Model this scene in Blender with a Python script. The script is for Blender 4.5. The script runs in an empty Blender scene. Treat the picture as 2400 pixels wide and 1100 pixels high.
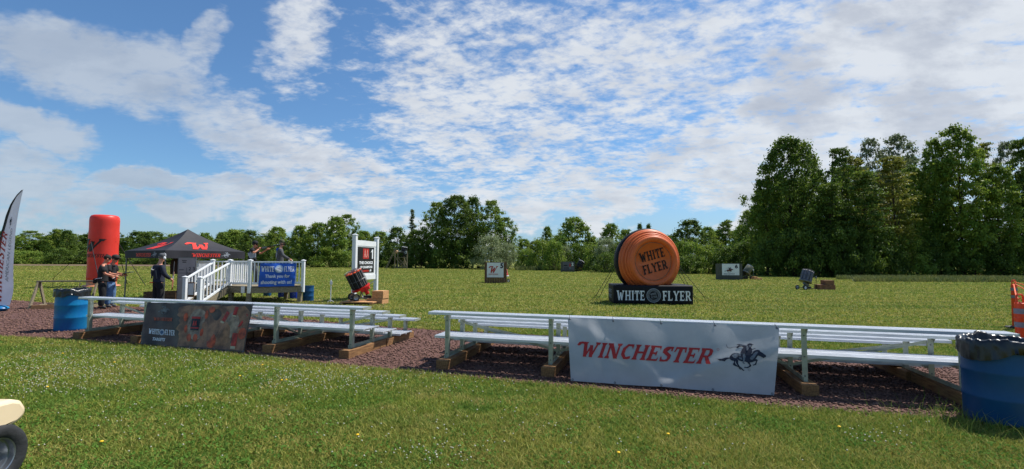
import bpy, bmesh, math, random
import numpy as np
from mathutils import Vector, Matrix, Euler
S = bpy.context.scene
C = S.collection
R = math.radians

# ------------------------------------------------------------------ camera
CH = 1.62; FPX = 1100.0; PITCH = 3.17; ROLL = 0.28
cam_d = bpy.data.cameras.new('camera'); cam = bpy.data.objects.new('camera', cam_d); C.objects.link(cam)
cam_d.sensor_width = 36.0; cam_d.lens = 36.0 * FPX / 2400.0
cam_d.clip_start = 0.05; cam_d.clip_end = 3000
CAMM = Matrix.Translation((0, 0, CH)) @ Matrix.Rotation(R(90 + PITCH), 4, 'X') @ Matrix.Rotation(R(ROLL), 4, 'Z')
cam.matrix_world = CAMM
S.camera = cam
S.render.resolution_x = 1024; S.render.resolution_y = 469

# ------------------------------------------------------------------ exposure
S.view_settings.view_transform = 'Standard'; S.view_settings.look = 'None'
S.view_settings.gamma = 1.0; S.view_settings.use_curve_mapping = False
S.view_settings.exposure = 0.38

# ------------------------------------------------------------------ sun
SUN_EL = 57.5; SUN_AZ = 61.0        # azimuth clockwise from +Y (straight ahead) towards +X (right)
sd = Vector((math.sin(R(SUN_AZ)) * math.cos(R(SUN_EL)), math.cos(R(SUN_AZ)) * math.cos(R(SUN_EL)), math.sin(R(SUN_EL))))
sun_d = bpy.data.lights.new('sun', 'SUN'); sun_d.energy = 5.0; sun_d.angle = R(0.55); sun_d.color = (1.0, 0.955, 0.88)
sun = bpy.data.objects.new('sun', sun_d); C.objects.link(sun)
sun.rotation_euler = (-sd).to_track_quat('-Z', 'Y').to_euler(); sun.location = (20, 10, 40)

# ------------------------------------------------------------------ world: sky with a cloud layer
W = bpy.data.worlds.new('World'); S.world = W; W.use_nodes = True
nt = W.node_tree; nt.nodes.clear()
def nd(t, **k):
    n = nt.nodes.new(t)
    for a, v in k.items(): setattr(n, a, v)
    return n
def lk(a, b): nt.links.new(a, b)
def val(x, sock):
    if isinstance(x, (int, float)): sock.default_value = x
    else: lk(x, sock)
def mth(op, a, b=0.0, c=None, clamp=False):
    n = nd('ShaderNodeMath', operation=op, use_clamp=clamp)
    val(a, n.inputs[0]); val(b, n.inputs[1])
    if c is not None: val(c, n.inputs[2])
    return n.outputs[0]
def comb(x, y, z=0.0):
    n = nd('ShaderNodeCombineXYZ'); val(x, n.inputs[0]); val(y, n.inputs[1]); val(z, n.inputs[2]); return n.outputs[0]
def noise(vec, scale, detail=6, rough=.55, lac=2.0, dist=0.0):
    n = nd('ShaderNodeTexNoise'); lk(vec, n.inputs['Vector'])
    n.inputs['Scale'].default_value = scale; n.inputs['Detail'].default_value = detail
    n.inputs['Roughness'].default_value = rough; n.inputs['Lacunarity'].default_value = lac
    n.inputs['Distortion'].default_value = dist
    return n.outputs['Fac']
def sstep(x, lo, hi):
    n = nd('ShaderNodeMapRange', interpolation_type='SMOOTHSTEP'); lk(x, n.inputs[0])
    n.inputs[1].default_value = lo; n.inputs[2].default_value = hi; n.inputs[3].default_value = 0; n.inputs[4].default_value = 1
    return n.outputs[0]
def mixc(f, a, b):
    n = nd('ShaderNodeMix', data_type='RGBA'); val(f, n.inputs[0])
    for v, s in ((a, n.inputs[6]), (b, n.inputs[7])):
        if isinstance(v, tuple): s.default_value = (*v, 1)
        else: lk(v, s)
    return n.outputs[2]
tc = nd('ShaderNodeTexCoord')
sep = nd('ShaderNodeSeparateXYZ'); lk(tc.outputs['Generated'], sep.inputs[0])
dx, dy, dz = sep.outputs
sky = nd('ShaderNodeTexSky', sky_type='NISHITA'); sky.sun_disc = False
sky.sun_elevation = R(SUN_EL); sky.sun_rotation = R(SUN_AZ)
sky.air_density = 1.0; sky.dust_density = 0.6; sky.ozone_density = 2.2
# the cloud field is laid out by compass bearing (u) and slope above the horizon (v), fixed in the world
ys = mth('MAXIMUM', dy, 0.08)
u = mth('DIVIDE', dx, ys); v = mth('DIVIDE', dz, ys)
zz = mth('ADD', mth('MAXIMUM', dz, 0.0), 0.20)
pl = comb(mth('DIVIDE', dx, zz), mth('DIVIDE', dy, zz))
wx = noise(comb(u, v, 3.1), 3.2, 5, .6); wy = noise(comb(u, v, 9.7), 3.2, 5, .6)
uw = mth('ADD', u, mth('MULTIPLY', mth('SUBTRACT', wx, .5), .26))
vw = mth('ADD', v, mth('MULTIPLY', mth('SUBTRACT', wy, .5), .2))
def blob(cx, cy, rx, ry, ang, w):
    # centre and radii in 1/1100 slope units, angle clockwise downwards to the right
    cu, cv = (cx - 1200) / 1100., (611 - cy) / 1100.
    ca, sa = math.cos(R(ang)), math.sin(R(ang))
    du = mth('SUBTRACT', uw, cu); dv = mth('SUBTRACT', vw, cv)
    a = mth('SUBTRACT', mth('MULTIPLY', du, ca), mth('MULTIPLY', dv, sa))
    b = mth('ADD', mth('MULTIPLY', du, sa), mth('MULTIPLY', dv, ca))
    a = mth('DIVIDE', a, rx / 1100.); b = mth('DIVIDE', b, ry / 1100.)
    d = mth('ADD', mth('MULTIPLY', a, a), mth('MULTIPLY', b, b))
    return mth('MULTIPLY', mth('SUBTRACT', 1.0, sstep(d, 0.0, 1.9)), w)
BL = [(1560, 130, 520, 250, -12, .68), (2250, 130, 560, 330, -20, .95), (1950, 300, 640, 160, -14, .90), (1130, 230, 330, 260, 20, .70), (1450, 430, 600, 110, -8, .70), (2250, 420, 420, 110, -14, .62),
      (1300, 60, 330, 110, 0, .5), (640, 345, 380, 80, 28, .80), (190, 150, 300, 105, 17, .98), (430, 110, 60, 110, 15, .76),
      (690, 70, 110, 120, 20, .78), (640, 170, 120, 45, 20, .5), (40, 300, 160, 55, 12, .98), (40, 430, 130, 80, 0, .92), (330, 428, 190, 40, 0, .96),
      (560, 440, 150, 36, 0, .86), (850, 420, 200, 70, 10, .72), (560, 505, 440, 50, 0, .74), (900, 70, 60, 70, 40, .42), (870, 525, 60, 20, 0, .55), (1320, 505, 190, 40, -10, .6), (180, 500, 280, 50, 0, .78), (1250, 480, 260, 60, -6, .6)]
cov = blob(*BL[0])
for b in BL[1:]: cov = mth('MAXIMUM', cov, blob(*b))
behind = sstep(dy, 0.25, 0.0)
cov = mth('ADD', mth('MULTIPLY', cov, mth('SUBTRACT', 1.0, behind)), mth('MULTIPLY', behind, .36))
mp = nd('ShaderNodeMapping'); lk(pl, mp.inputs[0]); mp.inputs['Rotation'].default_value = (0, 0, R(33)); mp.inputs['Scale'].default_value = (1.35, 1.75, 1)
n1 = noise(mp.outputs[0], 2.6, 9, .6, 2.1, .25)
n2 = noise(mp.outputs[0], 7.5, 8, .58, 2.0, .3)
n3 = noise(comb(u, mth('MULTIPLY', v, 2.2), 5.0), 7.0, 8, .6)
low = sstep(v, .22, .05)
n4 = noise(mp.outputs[0], 19.0, 6, .6, 2.0, .25)
nmid = mth('ADD', mth('ADD', mth('MULTIPLY', n1, .38), mth('MULTIPLY', n2, .38)), mth('MULTIPLY', n4, .24))
nn = mth('ADD', mth('MULTIPLY', nmid, mth('SUBTRACT', 1.0, low)), mth('MULTIPLY', n3, low))
soft = sstep(u, -.30, -.75)
low = sstep(v, .24, .08)
amp = mth('ADD', mth('SUBTRACT', 3.3, mth('MULTIPLY', soft, 1.3)), mth('MULTIPLY', low, 2.2))
dens = mth('ADD', mth('MULTIPLY', mth('SUBTRACT', nn, .5), amp), mth('SUBTRACT', mth('MULTIPLY', cov, 1.0), .42))
alpha = sstep(dens, -.16, .50)
alpha = mth('MULTIPLY', alpha, mth('SUBTRACT', .94, mth('MULTIPLY', soft, .16)))
# thick parts go grey, thin parts stay white
g1 = noise(comb(u, mth('MULTIPLY', v, 1.9), 1.0), 3.6, 7, .6)
g2 = noise(mp.outputs[0], 3.0, 7, .6)
grey = mth('MULTIPLY', sstep(g1, .40, .60), sstep(cov, .58, .82))
edge = mth('MULTIPLY', mth('SUBTRACT', g2, .47), 1.5)
wht = (7.3, 7.65, 8.1); gry = (4.5, 4.9, 5.7)
ccol = mixc(mth('ADD', mth('MULTIPLY', grey, .66), edge, clamp=True), wht, gry)
leftg = mth('MULTIPLY', sstep(u, -.45, -.8), .55)
ccol = mixc(leftg, ccol, (3.6, 4.4, 5.4))
hz = mth('MULTIPLY', sstep(v, .22, 0.0), .5)
skc = nd('ShaderNodeMix', data_type='RGBA', blend_type='MULTIPLY'); skc.inputs[0].default_value = 1.0
lk(sky.outputs[0], skc.inputs[6]); skc.inputs[7].default_value = (.76, 1.06, 1.28, 1)
basec = mixc(hz, skc.outputs[2], (3.3, 4.5, 6.6))
outc = mixc(alpha, basec, ccol)
bg = nd('ShaderNodeBackground'); lk(outc, bg.inputs[0]); bg.inputs[1].default_value = 0.08
wo = nd('ShaderNodeOutputWorld'); lk(bg.outputs[0], wo.inputs[0])
W.cycles.sampling_method = 'MANUAL'; W.cycles.sample_map_resolution = 512

# ------------------------------------------------------------------ layout helpers (a spot on the photograph -> a spot on the ground)
def ray(px, py):
    d = CAMM.to_3x3() @ Vector(((px - 1200) / FPX, -(py - 550) / FPX, -1))
    return d
def G(px, py, z=0.0):
    d = ray(px, py); t = (z - CH) / d.z
    return Vector((d.x * t, d.y * t, z))
def P(px, py, Y):
    d = ray(px, py); t = Y / d.y
    return Vector((d.x * t, Y, CH + d.z * t))
def XY(px, Y):                      # ground point at bearing px and distance Y
    return Vector((ray(px, 611).x / ray(px, 611).y * Y, Y, 0))
def HZ(px): return 611 + math.tan(R(ROLL)) * (px - 1200)

# ------------------------------------------------------------------ materials
def lin(c):
    c = c / 255.0
    return c / 12.92 if c <= .04045 else ((c + .055) / 1.055) ** 2.4
MATS = {}
def mat(name, rgb, rough=.6, metal=0.0, var=.12, scale=6.0, bump=0.0, bscale=40.0, rgb2=None, spec=.4, trans=0.0, stretch=None, vlo=.35, vhi=.65, coord='Object', translucent=0.0, attr=None, attr_rgb=None, sheen=0.0):
    """rgb are albedo values in sRGB 0..255; a noise breaks the colour towards rgb2"""
    if name in MATS: return MATS[name]
    m = bpy.data.materials.new(name); m.use_nodes = True; MATS[name] = m
    t = m.node_tree; b = t.nodes['Principled BSDF']; out = t.nodes['Material Output']
    a = tuple(lin(x) for x in rgb)
    if rgb2 is None:
        bb = tuple(max(0, x * (1 - 2.2 * var)) for x in a)
    else: bb = tuple(lin(x) for x in rgb2)
    tcn = t.nodes.new('ShaderNodeTexCoord'); vec = tcn.outputs[coord]
    if coord == 'World':
        pass
    if stretch:
        mpn = t.nodes.new('ShaderNodeMapping'); t.links.new(vec, mpn.inputs[0]); mpn.inputs['Scale'].default_value = stretch; vec = mpn.outputs[0]
    nz = t.nodes.new('ShaderNodeTexNoise'); t.links.new(vec, nz.inputs['Vector']); nz.inputs['Scale'].default_value = scale
    nz.inputs['Detail'].default_value = 6; nz.inputs['Roughness'].default_value = .62
    mr = t.nodes.new('ShaderNodeMapRange'); t.links.new(nz.outputs['Fac'], mr.inputs[0]); mr.inputs[1].default_value = vlo; mr.inputs[2].default_value = vhi
    mx = t.nodes.new('ShaderNodeMix'); mx.data_type = 'RGBA'; t.links.new(mr.outputs[0], mx.inputs[0])
    mx.inputs[6].default_value = (*a, 1); mx.inputs[7].default_value = (*bb, 1)
    col = mx.outputs[2]
    if attr:
        an = t.nodes.new('ShaderNodeAttribute'); an.attribute_name = attr
        m2 = t.nodes.new('ShaderNodeMix'); m2.data_type = 'RGBA'; t.links.new(an.outputs['Fac'], m2.inputs[0])
        t.links.new(col, m2.inputs[6]); m2.inputs[7].default_value = (*(lin(x) for x in attr_rgb), 1); col = m2.outputs[2]
    t.links.new(col, b.inputs['Base Color'])
    b.inputs['Roughness'].default_value = rough; b.inputs['Metallic'].default_value = metal
    b.inputs['Specular IOR Level'].default_value = spec
    if bump:
        bn = t.nodes.new('ShaderNodeBump'); bn.inputs['Strength'].default_value = bump; bn.inputs['Distance'].default_value = .02
        n2_ = t.nodes.new('ShaderNodeTexNoise'); t.links.new(vec, n2_.inputs['Vector']); n2_.inputs['Scale'].default_value = bscale; n2_.inputs['Detail'].default_value = 5
        t.links.new(n2_.outputs['Fac'], bn.inputs['Height']); t.links.new(bn.outputs[0], b.inputs['Normal'])
    if translucent:
        tr = t.nodes.new('ShaderNodeBsdfTranslucent'); t.links.new(col, tr.inputs[0])
        ms = t.nodes.new('ShaderNodeMixShader'); ms.inputs[0].default_value = translucent
        t.links.new(b.outputs[0], ms.inputs[1]); t.links.new(tr.outputs[0], ms.inputs[2]); t.links.new(ms.outputs[0], out.inputs[0])
    return m

ALU = mat('aluminium', (222, 226, 232), .4, .25, .14, 5, .05, 60, stretch=(1, 14, 14))
ALU2 = mat('aluminium_frame', (176, 182, 166), .42, .35, .14, 8, .06, 50)
BOLT = mat('steel_bolt', (120, 122, 125), .4, .9)
TIMBER = mat('treated_timber', (158, 118, 74), .8, 0, .25, 7, .35, 60, rgb2=(108, 74, 46), stretch=(6, .8, 6))
TIMB2 = mat('weathered_timber', (150, 140, 118), .85, 0, .3, 6, .4, 50, rgb2=(104, 92, 72), stretch=(1, 6, 6))
TIMBD = mat('dark_timber', (116, 86, 62), .85, 0, .3, 6, .4, 50, rgb2=(78, 56, 40), stretch=(6, 6, .8))
TIMBG = mat('grey_timber', (92, 92, 84), .9, 0, .3, 6, .4, 50, rgb2=(62, 62, 56), stretch=(9, 9, .6))
LUMB = mat('new_lumber', (206, 160, 112), .8, 0, .2, 6, .3, 50, rgb2=(170, 118, 74), stretch=(2, 6, 6))
VINYLW = mat('white_vinyl', (226, 228, 230), .38, 0, .05, 3)
WHITEP = mat('white_paint', (222, 224, 226), .5, 0, .06, 4)
BANW = mat('banner_white', (184, 186, 188), .85, 0, .07, 2.2, .06, 14, translucent=.17, spec=.1)
BANDK = mat('banner_dark', (46, 40, 37), .45, 0, .3, 2.6, .05, 12, rgb2=(96, 78, 66))
BANBLK = mat('banner_black', (28, 28, 30), .45, 0, .2, 3)
BANBLUE = mat('banner_blue', (26, 90, 196), .5, 0, .12, 2.5, .1, 12)
REDINK = mat('red_ink', (176, 38, 32), .5, 0, .08, 9)
REDBR = mat('red_print', (232, 60, 46), .5, 0, .06, 9)
BLKINK = mat('black_ink', (22, 24, 30), .5, 0, .1, 9)
NAVYINK = mat('navy_ink', (20, 28, 48), .5, 0, .1, 9)
GREYINK = mat('grey_ink', (112, 120, 130), .5, 0, .2, 30)
WHTINK = mat('white_ink', (228, 230, 234), .5, 0, .05, 9)
LBLINK = mat('pale_blue_ink', (150, 178, 214), .5, 0, .05, 9)
ORINK = mat('orange_print', (206, 92, 52), .5, 0, .3, 9)
REDINF = mat('red_nylon', (232, 62, 50), .42, 0, .06, 1.6, .25, 3, translucent=.2)
TANINF = mat('tan_nylon', (214, 140, 100), .5, 0, .1, 2)
ORINF = mat('orange_nylon', (238, 118, 60), .42, 0, .06, 1.5, .22, 3.5, translucent=.22)
BLKINF = mat('black_nylon', (26, 25, 31), .6, 0, .15, 2, .2, 6, spec=.2)
TENT = mat('black_canvas', (44, 43, 49), .7, 0, .15, 2, .12, 7)
BLUEPL = mat('blue_plastic', (4, 114, 156), .38, 0, .1, 2.5, .06, 9, rgb2=(10, 88, 150), spec=.3)
BLUEPD = mat('dark_blue_plastic', (2, 74, 120), .5, 0, .1, 2.5, .06, 9)
BLUEBIN = mat('bin_blue', (18, 66, 190), .4, 0, .12, 2.5)
BAG = mat('bin_bag_film', (26, 27, 30), .33, 0, .2, 5, .3, 9, spec=.6)
BLACKM = mat('black_metal', (32, 32, 34), .5, .3)
GREYM = mat('grey_metal', (118, 120, 122), .45, .7)
RUBBER = mat('rubber', (44, 45, 47), .75, 0, .2, 14, .2, 40)
RIM = mat('wheel_rim', (150, 154, 160), .32, .8, .12, 8)
CREAM = mat('cream_body', (226, 204, 168), .35, 0, .04, 2, spec=.5)
ORCONE = mat('orange_plastic', (240, 72, 26), .4, 0, .08, 4)
REFL = mat('reflective_band', (138, 132, 142), .4, 0, .12, 20)
ROPE = mat('dark_strap', (34, 34, 38), .8)
ORROPE = mat('orange_rope', (246, 110, 60), .6)
REDMET = mat('red_metal', (206, 36, 34), .4, .1, .15, 8)
CLAYB = mat('clay_black', (30, 30, 34), .6)
CLAYO = mat('clay_orange', (236, 88, 40), .6)
CLAYG = mat('clay_grey', (112, 114, 132), .6)
SKIN = mat('skin', (204, 146, 118), .55, 0, .08, 14)
SKINR = mat('skin_ruddy', (196, 128, 100), .55, 0, .08, 14)
HAIRD = mat('dark_hair', (40, 30, 24), .8)
HAIRG = mat('grey_hair', (120, 112, 104), .8)
CLBLK = mat('black_cloth', (30, 31, 34), .85, 0, .2, 9, .3, 24)
CLPNT = mat('black_trousers', (24, 25, 28), .85, 0, .2, 9, .3, 24)
JEANS = mat('blue_denim', (96, 130, 172), .85, 0, .2, 9, .3, 24)
NAVYCL = mat('navy_cloth', (34, 40, 58), .85, 0, .2, 9, .3, 24)
GREYCL = mat('grey_cloth', (84, 86, 90), .85, 0, .2, 9, .3, 24)
LGREYCL = mat('pale_grey_cloth', (150, 156, 166), .85, 0, .15, 9, .3, 24)
BLUECL = mat('bright_blue_cloth', (44, 84, 190), .85)
BROWNCL = mat('brown_cloth', (70, 46, 40), .9, 0, .3, 9, .4, 14)
CAMO = mat('camo_cap', (88, 92, 62), .85, 0, .5, 30, rgb2=(48, 50, 36))
WALNUT = mat('walnut_stock', (118, 66, 34), .4)
PAPER = mat('paper', (224, 226, 228), .7)
BOARD = mat('score_board', (160, 146, 146), .6, 0, .06, 3)
GREENP = mat('green_paint', (24, 112, 72), .5)
BARK = mat('bark', (74, 62, 50), .95, 0, .3, 5, .6, 20, rgb2=(46, 38, 32), stretch=(3, 3, .6))

# ------------------------------------------------------------------ object helpers
def tag(o, label=None, cat=None, group=None, kind=None):
    if label: o['label'] = label
    if cat: o['category'] = cat
    if group: o['group'] = group
    if kind: o['kind'] = kind
    return o
def empty(name, loc, rz=0.0, label=None, cat=None, group=None):
    o = bpy.data.objects.new(name, None); C.objects.link(o); o.location = loc; o.rotation_euler = (0, 0, rz)
    o.empty_display_size = .2
    return tag(o, label, cat, group)
def arr_mesh(name, V, F, mats, attrs=None, smooth=False):
    """V (n,3), F (m,k) with constant k"""
    me = bpy.data.meshes.new(name); V = np.asarray(V, np.float32); F = np.asarray(F, np.int32)
    n, m, k = len(V), len(F), F.shape[1]
    me.vertices.add(n); me.vertices.foreach_set('co', V.ravel())
    me.loops.add(m * k); me.loops.foreach_set('vertex_index', F.ravel())
    me.polygons.add(m); me.polygons.foreach_set('loop_start', np.arange(0, m * k, k, dtype=np.int32))
    me.polygons.foreach_set('loop_total', np.full(m, k, np.int32))
    if smooth: me.polygons.foreach_set('use_smooth', np.ones(m, bool))
    me.update(calc_edges=True)
    for a, vals in (attrs or {}).items():
        at = me.attributes.new(a, 'FLOAT', 'FACE'); at.data.foreach_set('value', np.asarray(vals, np.float32))
    for x in (mats if isinstance(mats, (list, tuple)) else [mats]): me.materials.append(x)
    return me
def link(name, me, parent=None):
    o = bpy.data.objects.new(name, me); C.objects.link(o)
    if parent is not None: o.parent = parent
    return o

class MB:
    def __init__(s, M=None): s.bm = bmesh.new(); s.M = M or Matrix.Identity(4)
    def _add(s, vs, fs):
        b = [s.bm.verts.new(s.M @ Vector(v)) for v in vs]
        for f in fs:
            try: s.bm.faces.new([b[i] for i in f])
            except ValueError: pass
        return s
    def box(s, x0, x1, y0, y1, z0, z1):
        vs = [(x, y, z) for z in (z0, z1) for y in (y0, y1) for x in (x0, x1)]
        return s._add(vs, [(0, 2, 3, 1), (4, 5, 7, 6), (0, 1, 5, 4), (2, 6, 7, 3), (0, 4, 6, 2), (1, 3, 7, 5)])
    def beam(s, p, q, w, h, up=(0, 0, 1)):
        p, q = Vector(p), Vector(q); d = (q - p).normalized(); up = Vector(up)
        sd_ = d.cross(up)
        if sd_.length < 1e-4: sd_ = d.cross(Vector((0, 1, 0)))
        sd_.normalize(); u_ = sd_.cross(d).normalized()
        a, b = sd_ * w / 2, u_ * h / 2
        vs = [p - a - b, p + a - b, p + a + b, p - a + b, q - a - b, q + a - b, q + a + b, q - a + b]
        return s._add(vs, [(3, 2, 1, 0), (4, 5, 6, 7), (0, 1, 5, 4), (1, 2, 6, 5), (2, 3, 7, 6), (3, 0, 4, 7)])
    def tube(s, pts, rad, seg=8, cap=True):
        pts = [Vector(p) for p in pts]; n = len(pts)
        if isinstance(rad, (int, float)): rad = [rad] * n
        rings = []
        ref = None
        for i, p in enumerate(pts):
            d = (pts[min(i + 1, n - 1)] - pts[max(i - 1, 0)]).normalized()
            if ref is None:
                ref = d.orthogonal().normalized()
            ref = (ref - d * ref.dot(d)).normalized(); b2 = d.cross(ref)
            rings.append([s.bm.verts.new(s.M @ (p + (ref * math.cos(2 * math.pi * k / seg) + b2 * math.sin(2 * math.pi * k / seg)) * rad[i])) for k in range(seg)])
        for a, b in zip(rings, rings[1:]):
            for k in range(seg):
                s.bm.faces.new((a[k], a[(k + 1) % seg], b[(k + 1) % seg], b[k]))
        if cap:
            s.bm.faces.new(rings[0][::-1]); s.bm.faces.new(rings[-1])
        return s
    def lathe(s, prof, seg=32, L=None):
        """prof: list of (r,z) around local z"""
        L = L or Matrix.Identity(4); rings = []
        for r, z in prof:
            if r < 1e-5: rings.append([s.bm.verts.new(s.M @ (L @ Vector((0, 0, z))))])
            else: rings.append([s.bm.verts.new(s.M @ (L @ Vector((r * math.cos(2 * math.pi * k / seg), r * math.sin(2 * math.pi * k / seg), z)))) for k in range(seg)])
        for a, b in zip(rings, rings[1:]):
            for k in range(seg):
                k2 = (k + 1) % seg
                try:
                    if len(a) == 1 and len(b) == 1: continue
                    if len(a) == 1: s.bm.faces.new((a[0], b[k2], b[k]))
                    elif len(b) == 1: s.bm.faces.new((a[k], a[k2], b[0]))
                    else: s.bm.faces.new((a[k], a[k2], b[k2], b[k]))
                except ValueError: pass
        return s
    def ball(s, c, r, seg=12, rings=8):
        r = (r, r, r) if isinstance(r, (int, float)) else r
        L = Matrix.Translation(c) @ Matrix.Diagonal((*r, 1))
        return s.lathe([(math.sin(math.pi * i / rings) if 0 < i < rings else 0, -math.cos(math.pi * i / rings)) for i in range(rings + 1)], seg, L)
    def prism(s, pts, h0, h1, L=None):
        """2-D outline (x,y) extruded in z"""
        L = L or Matrix.Identity(4); n = len(pts)
        vs = [L @ Vector((x, y, h0)) for x, y in pts] + [L @ Vector((x, y, h1)) for x, y in pts]
        return s._add(vs, [tuple(range(n))[::-1], tuple(range(n, 2 * n))] + [(i, (i + 1) % n, n + (i + 1) % n, n + i) for i in range(n)])
    def build(s, name, m, parent=None, smooth=False, bevel=0.0, recalc=True):
        if recalc: bmesh.ops.recalc_face_normals(s.bm, faces=s.bm.faces[:])
        me = bpy.data.meshes.new(name); s.bm.to_mesh(me); s.bm.free(); me.materials.append(m)
        if smooth:
            me.polygons.foreach_set('use_smooth', [True] * len(me.polygons))
            if smooth != 2: me.set_sharp_from_angle(angle=R(38))
        o = link(name, me, parent)
        if bevel:
            b = o.modifiers.new('bevel', 'BEVEL'); b.width = bevel; b.segments = 2; b.limit_method = 'ANGLE'; b.angle_limit = R(40)
        return o
def copy_tree(o, parent=None):
    c = o.copy(); C.objects.link(c)
    if parent is not None: c.parent = parent
    for ch in list(o.children): copy_tree(ch, c)
    return c

# ------------------------------------------------------------------ lettering (flat printed shapes laid on a surface)
def text_polys(txt, size=1.0, bold=0.0, shear=0.0, spacing=1.0):
    cu = bpy.data.curves.new('t', 'FONT'); cu.body = txt; cu.size = size; cu.offset = bold; cu.shear = shear; cu.space_character = spacing
    cu.resolution_u = 4; cu.fill_mode = 'FRONT'
    o = bpy.data.objects.new('t', cu); C.objects.link(o)
    dg = bpy.context.evaluated_depsgraph_get(); me = bpy.data.meshes.new_from_object(o.evaluated_get(dg))
    vs = [(v.co.x, v.co.y) for v in me.vertices]; out = [[vs[i] for i in p.vertices] for p in me.polygons]
    bpy.data.objects.remove(o); bpy.data.curves.remove(cu); bpy.data.meshes.remove(me)
    return out
def bbox(pl):
    xs = [x for p in pl for x, y in p]; ys = [y for p in pl for x, y in p]
    return min(xs), max(xs), min(ys), max(ys)
def fit(pl, x0, x1, y0, y1, slope=0.0, rot=0.0):
    a, b, c, d = bbox(pl); sx = (x1 - x0) / (b - a); sy = (y1 - y0) / (d - c)
    out = [[(x0 + (x - a) * sx, y0 + (y - c) * sy) for x, y in p] for p in pl]
    if rot or slope:
        cx, cy = (x0 + x1) / 2, (y0 + y1) / 2; ca, sa = math.cos(R(rot)), math.sin(R(rot))
        out = [[(cx + (x - cx) * ca - (y - cy) * sa, cy + (x - cx) * sa + (y - cy) * ca + slope * (x - cx)) for x, y in p] for p in out]
    return out
def st(x0, y0, x1, y1, w=.2): return [(x0 - w / 2, y0), (x0 + w / 2, y0), (x1 + w / 2, y1), (x1 - w / 2, y1)]
def hb(x0, x1, y0, y1): return [(x0, y0), (x1, y0), (x1, y1), (x0, y1)]
def sf(x, y, d, w=.34, h=.1):       # a wedge serif on a stem end
    return [(x - w / 2, y), (x + w / 2, y), (x + .1, y + d * h * 1.6), (x - .1, y + d * h * 1.6)]
GL = {
 'W': (1.16, [st(.16, 1, .36, 0, .22), st(.36, 0, .58, .8, .12), st(.58, .8, .74, 0, .22), st(.74, 0, .98, 1, .12), sf(.16, 1, -1, .4), sf(.98, 1, -1, .34)]),
 'I': (.42, [st(.2, 0, .2, 1), sf(.2, 0, 1, .38), sf(.2, 1, -1, .38)]),
 'N': (.92, [st(.16, 0, .16, 1, .12), st(.18, 1, .72, 0, .24), st(.74, 0, .74, 1, .12), sf(.16, 0, 1, .32), sf(.16, 1, -1, .36), sf(.74, 1, -1, .32)]),
 'C': (.76, [[(.06, .3), (.26, .34), (.26, .68), (.06, .72)], [(.06, .28), (.3, 0), (.6, .0), (.4, .14), (.26, .36)], [(.06, .7), (.26, .66), (.38, .86), (.56, 1), (.3, 1)], [(.3, 0), (.68, .04), (.68, .22), (.4, .14)], [(.3, 1), (.68, 1), (.68, .68), (.56, .86), (.38, .86)]]),
 'H': (.9, [st(.18, 0, .18, 1), st(.7, 0, .7, 1), hb(.2, .7, .43, .56), sf(.18, 0, 1, .36), sf(.18, 1, -1, .36), sf(.7, 0, 1, .36), sf(.7, 1, -1, .36)]),
 'E': (.74, [st(.18, 0, .18, 1), hb(.2, .62, 0, .12), hb(.2, .62, .88, 1), hb(.2, .5, .44, .56), [(.5, .1), (.66, 0), (.68, .3), (.6, .14)], [(.5, .9), (.66, 1), (.66, .7), (.6, .86)], [(.44, .36), (.52, .36), (.52, .64), (.44, .64)], sf(.14, 0, 1, .28), sf(.14, 1, -1, .28)]),
 'S': (.7, [[(.08, .56), (.3, .64), (.3, .82), (.5, .9), (.3, 1), (.16, .94), (.06, .78)], [(.06, .6), (.5, .3), (.64, .36), (.62, .46), (.22, .74)], [(.44, .38), (.64, .42), (.64, .22), (.54, .04), (.34, 0), (.3, .1), (.44, .18)], [(.06, .0), (.36, 0), (.34, .12), (.16, .14), (.1, .32), (.04, .32)], [(.3, 1), (.62, 1), (.62, .7), (.54, .7), (.5, .86), (.32, .9)]]),
 'T': (.74, [st(.36, 0, .36, 1), hb(.04, .68, .87, 1), [(.04, .9), (.14, .9), (.08, .66), (.0, .66)], [(.58, .9), (.68, .9), (.72, .66), (.64, .66)], sf(.36, 0, 1, .4)]),
 'R': (.86, [st(.18, 0, .18, 1), hb(.2, .5, .88, 1), hb(.2, .5, .42, .54), [(.46, 1), (.6, .96), (.7, .84), (.7, .6), (.6, .46), (.46, .42), (.5, .54), (.52, .74), (.48, .88)], [(.34, .46), (.54, .46), (.86, 0), (.6, 0)], sf(.16, 0, 1, .34), sf(.14, 1, -1, .28)]),
 'F': (.68, [st(.18, 0, .18, 1), hb(.2, .6, .88, 1), hb(.2, .48, .44, .56), [(.5, .9), (.64, 1), (.64, .7), (.58, .86)], [(.42, .36), (.5, .36), (.5, .64), (.42, .64)], sf(.18, 0, 1, .4), sf(.14, 1, -1, .28)]),
 'L': (.7, [st(.18, 0, .18, 1), hb(.2, .6, 0, .12), [(.48, .1), (.64, 0), (.66, .34), (.58, .16)], sf(.18, 1, -1, .36), sf(.14, 0, 1, .28)]),
 'Y': (.86, [st(.42, 0, .42, .46), [(.04, 1), (.28, 1), (.5, .44), (.32, .44)], [(.36, .44), (.5, .44), (.8, 1), (.66, 1)], sf(.42, 0, 1, .38), sf(.16, 1, -1, .34), sf(.74, 1, -1, .28)]),
 'A': (.86, [[(.06, 0), (.18, 0), (.48, 1), (.36, 1)], [(.36, 1), (.54, 1), (.84, 0), (.6, 0)], hb(.22, .68, .26, .38), sf(.12, 0, 1, .26), sf(.72, 0, 1, .34)]),
 'G': (.8, []), ' ': (.4, []),
}
SWASH = [[(-.36, .78), (-.28, .98), (-.1, 1.02), (.2, 1.0), (.2, .9), (-.1, .86), (-.16, .76), (-.26, .72)]]
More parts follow.
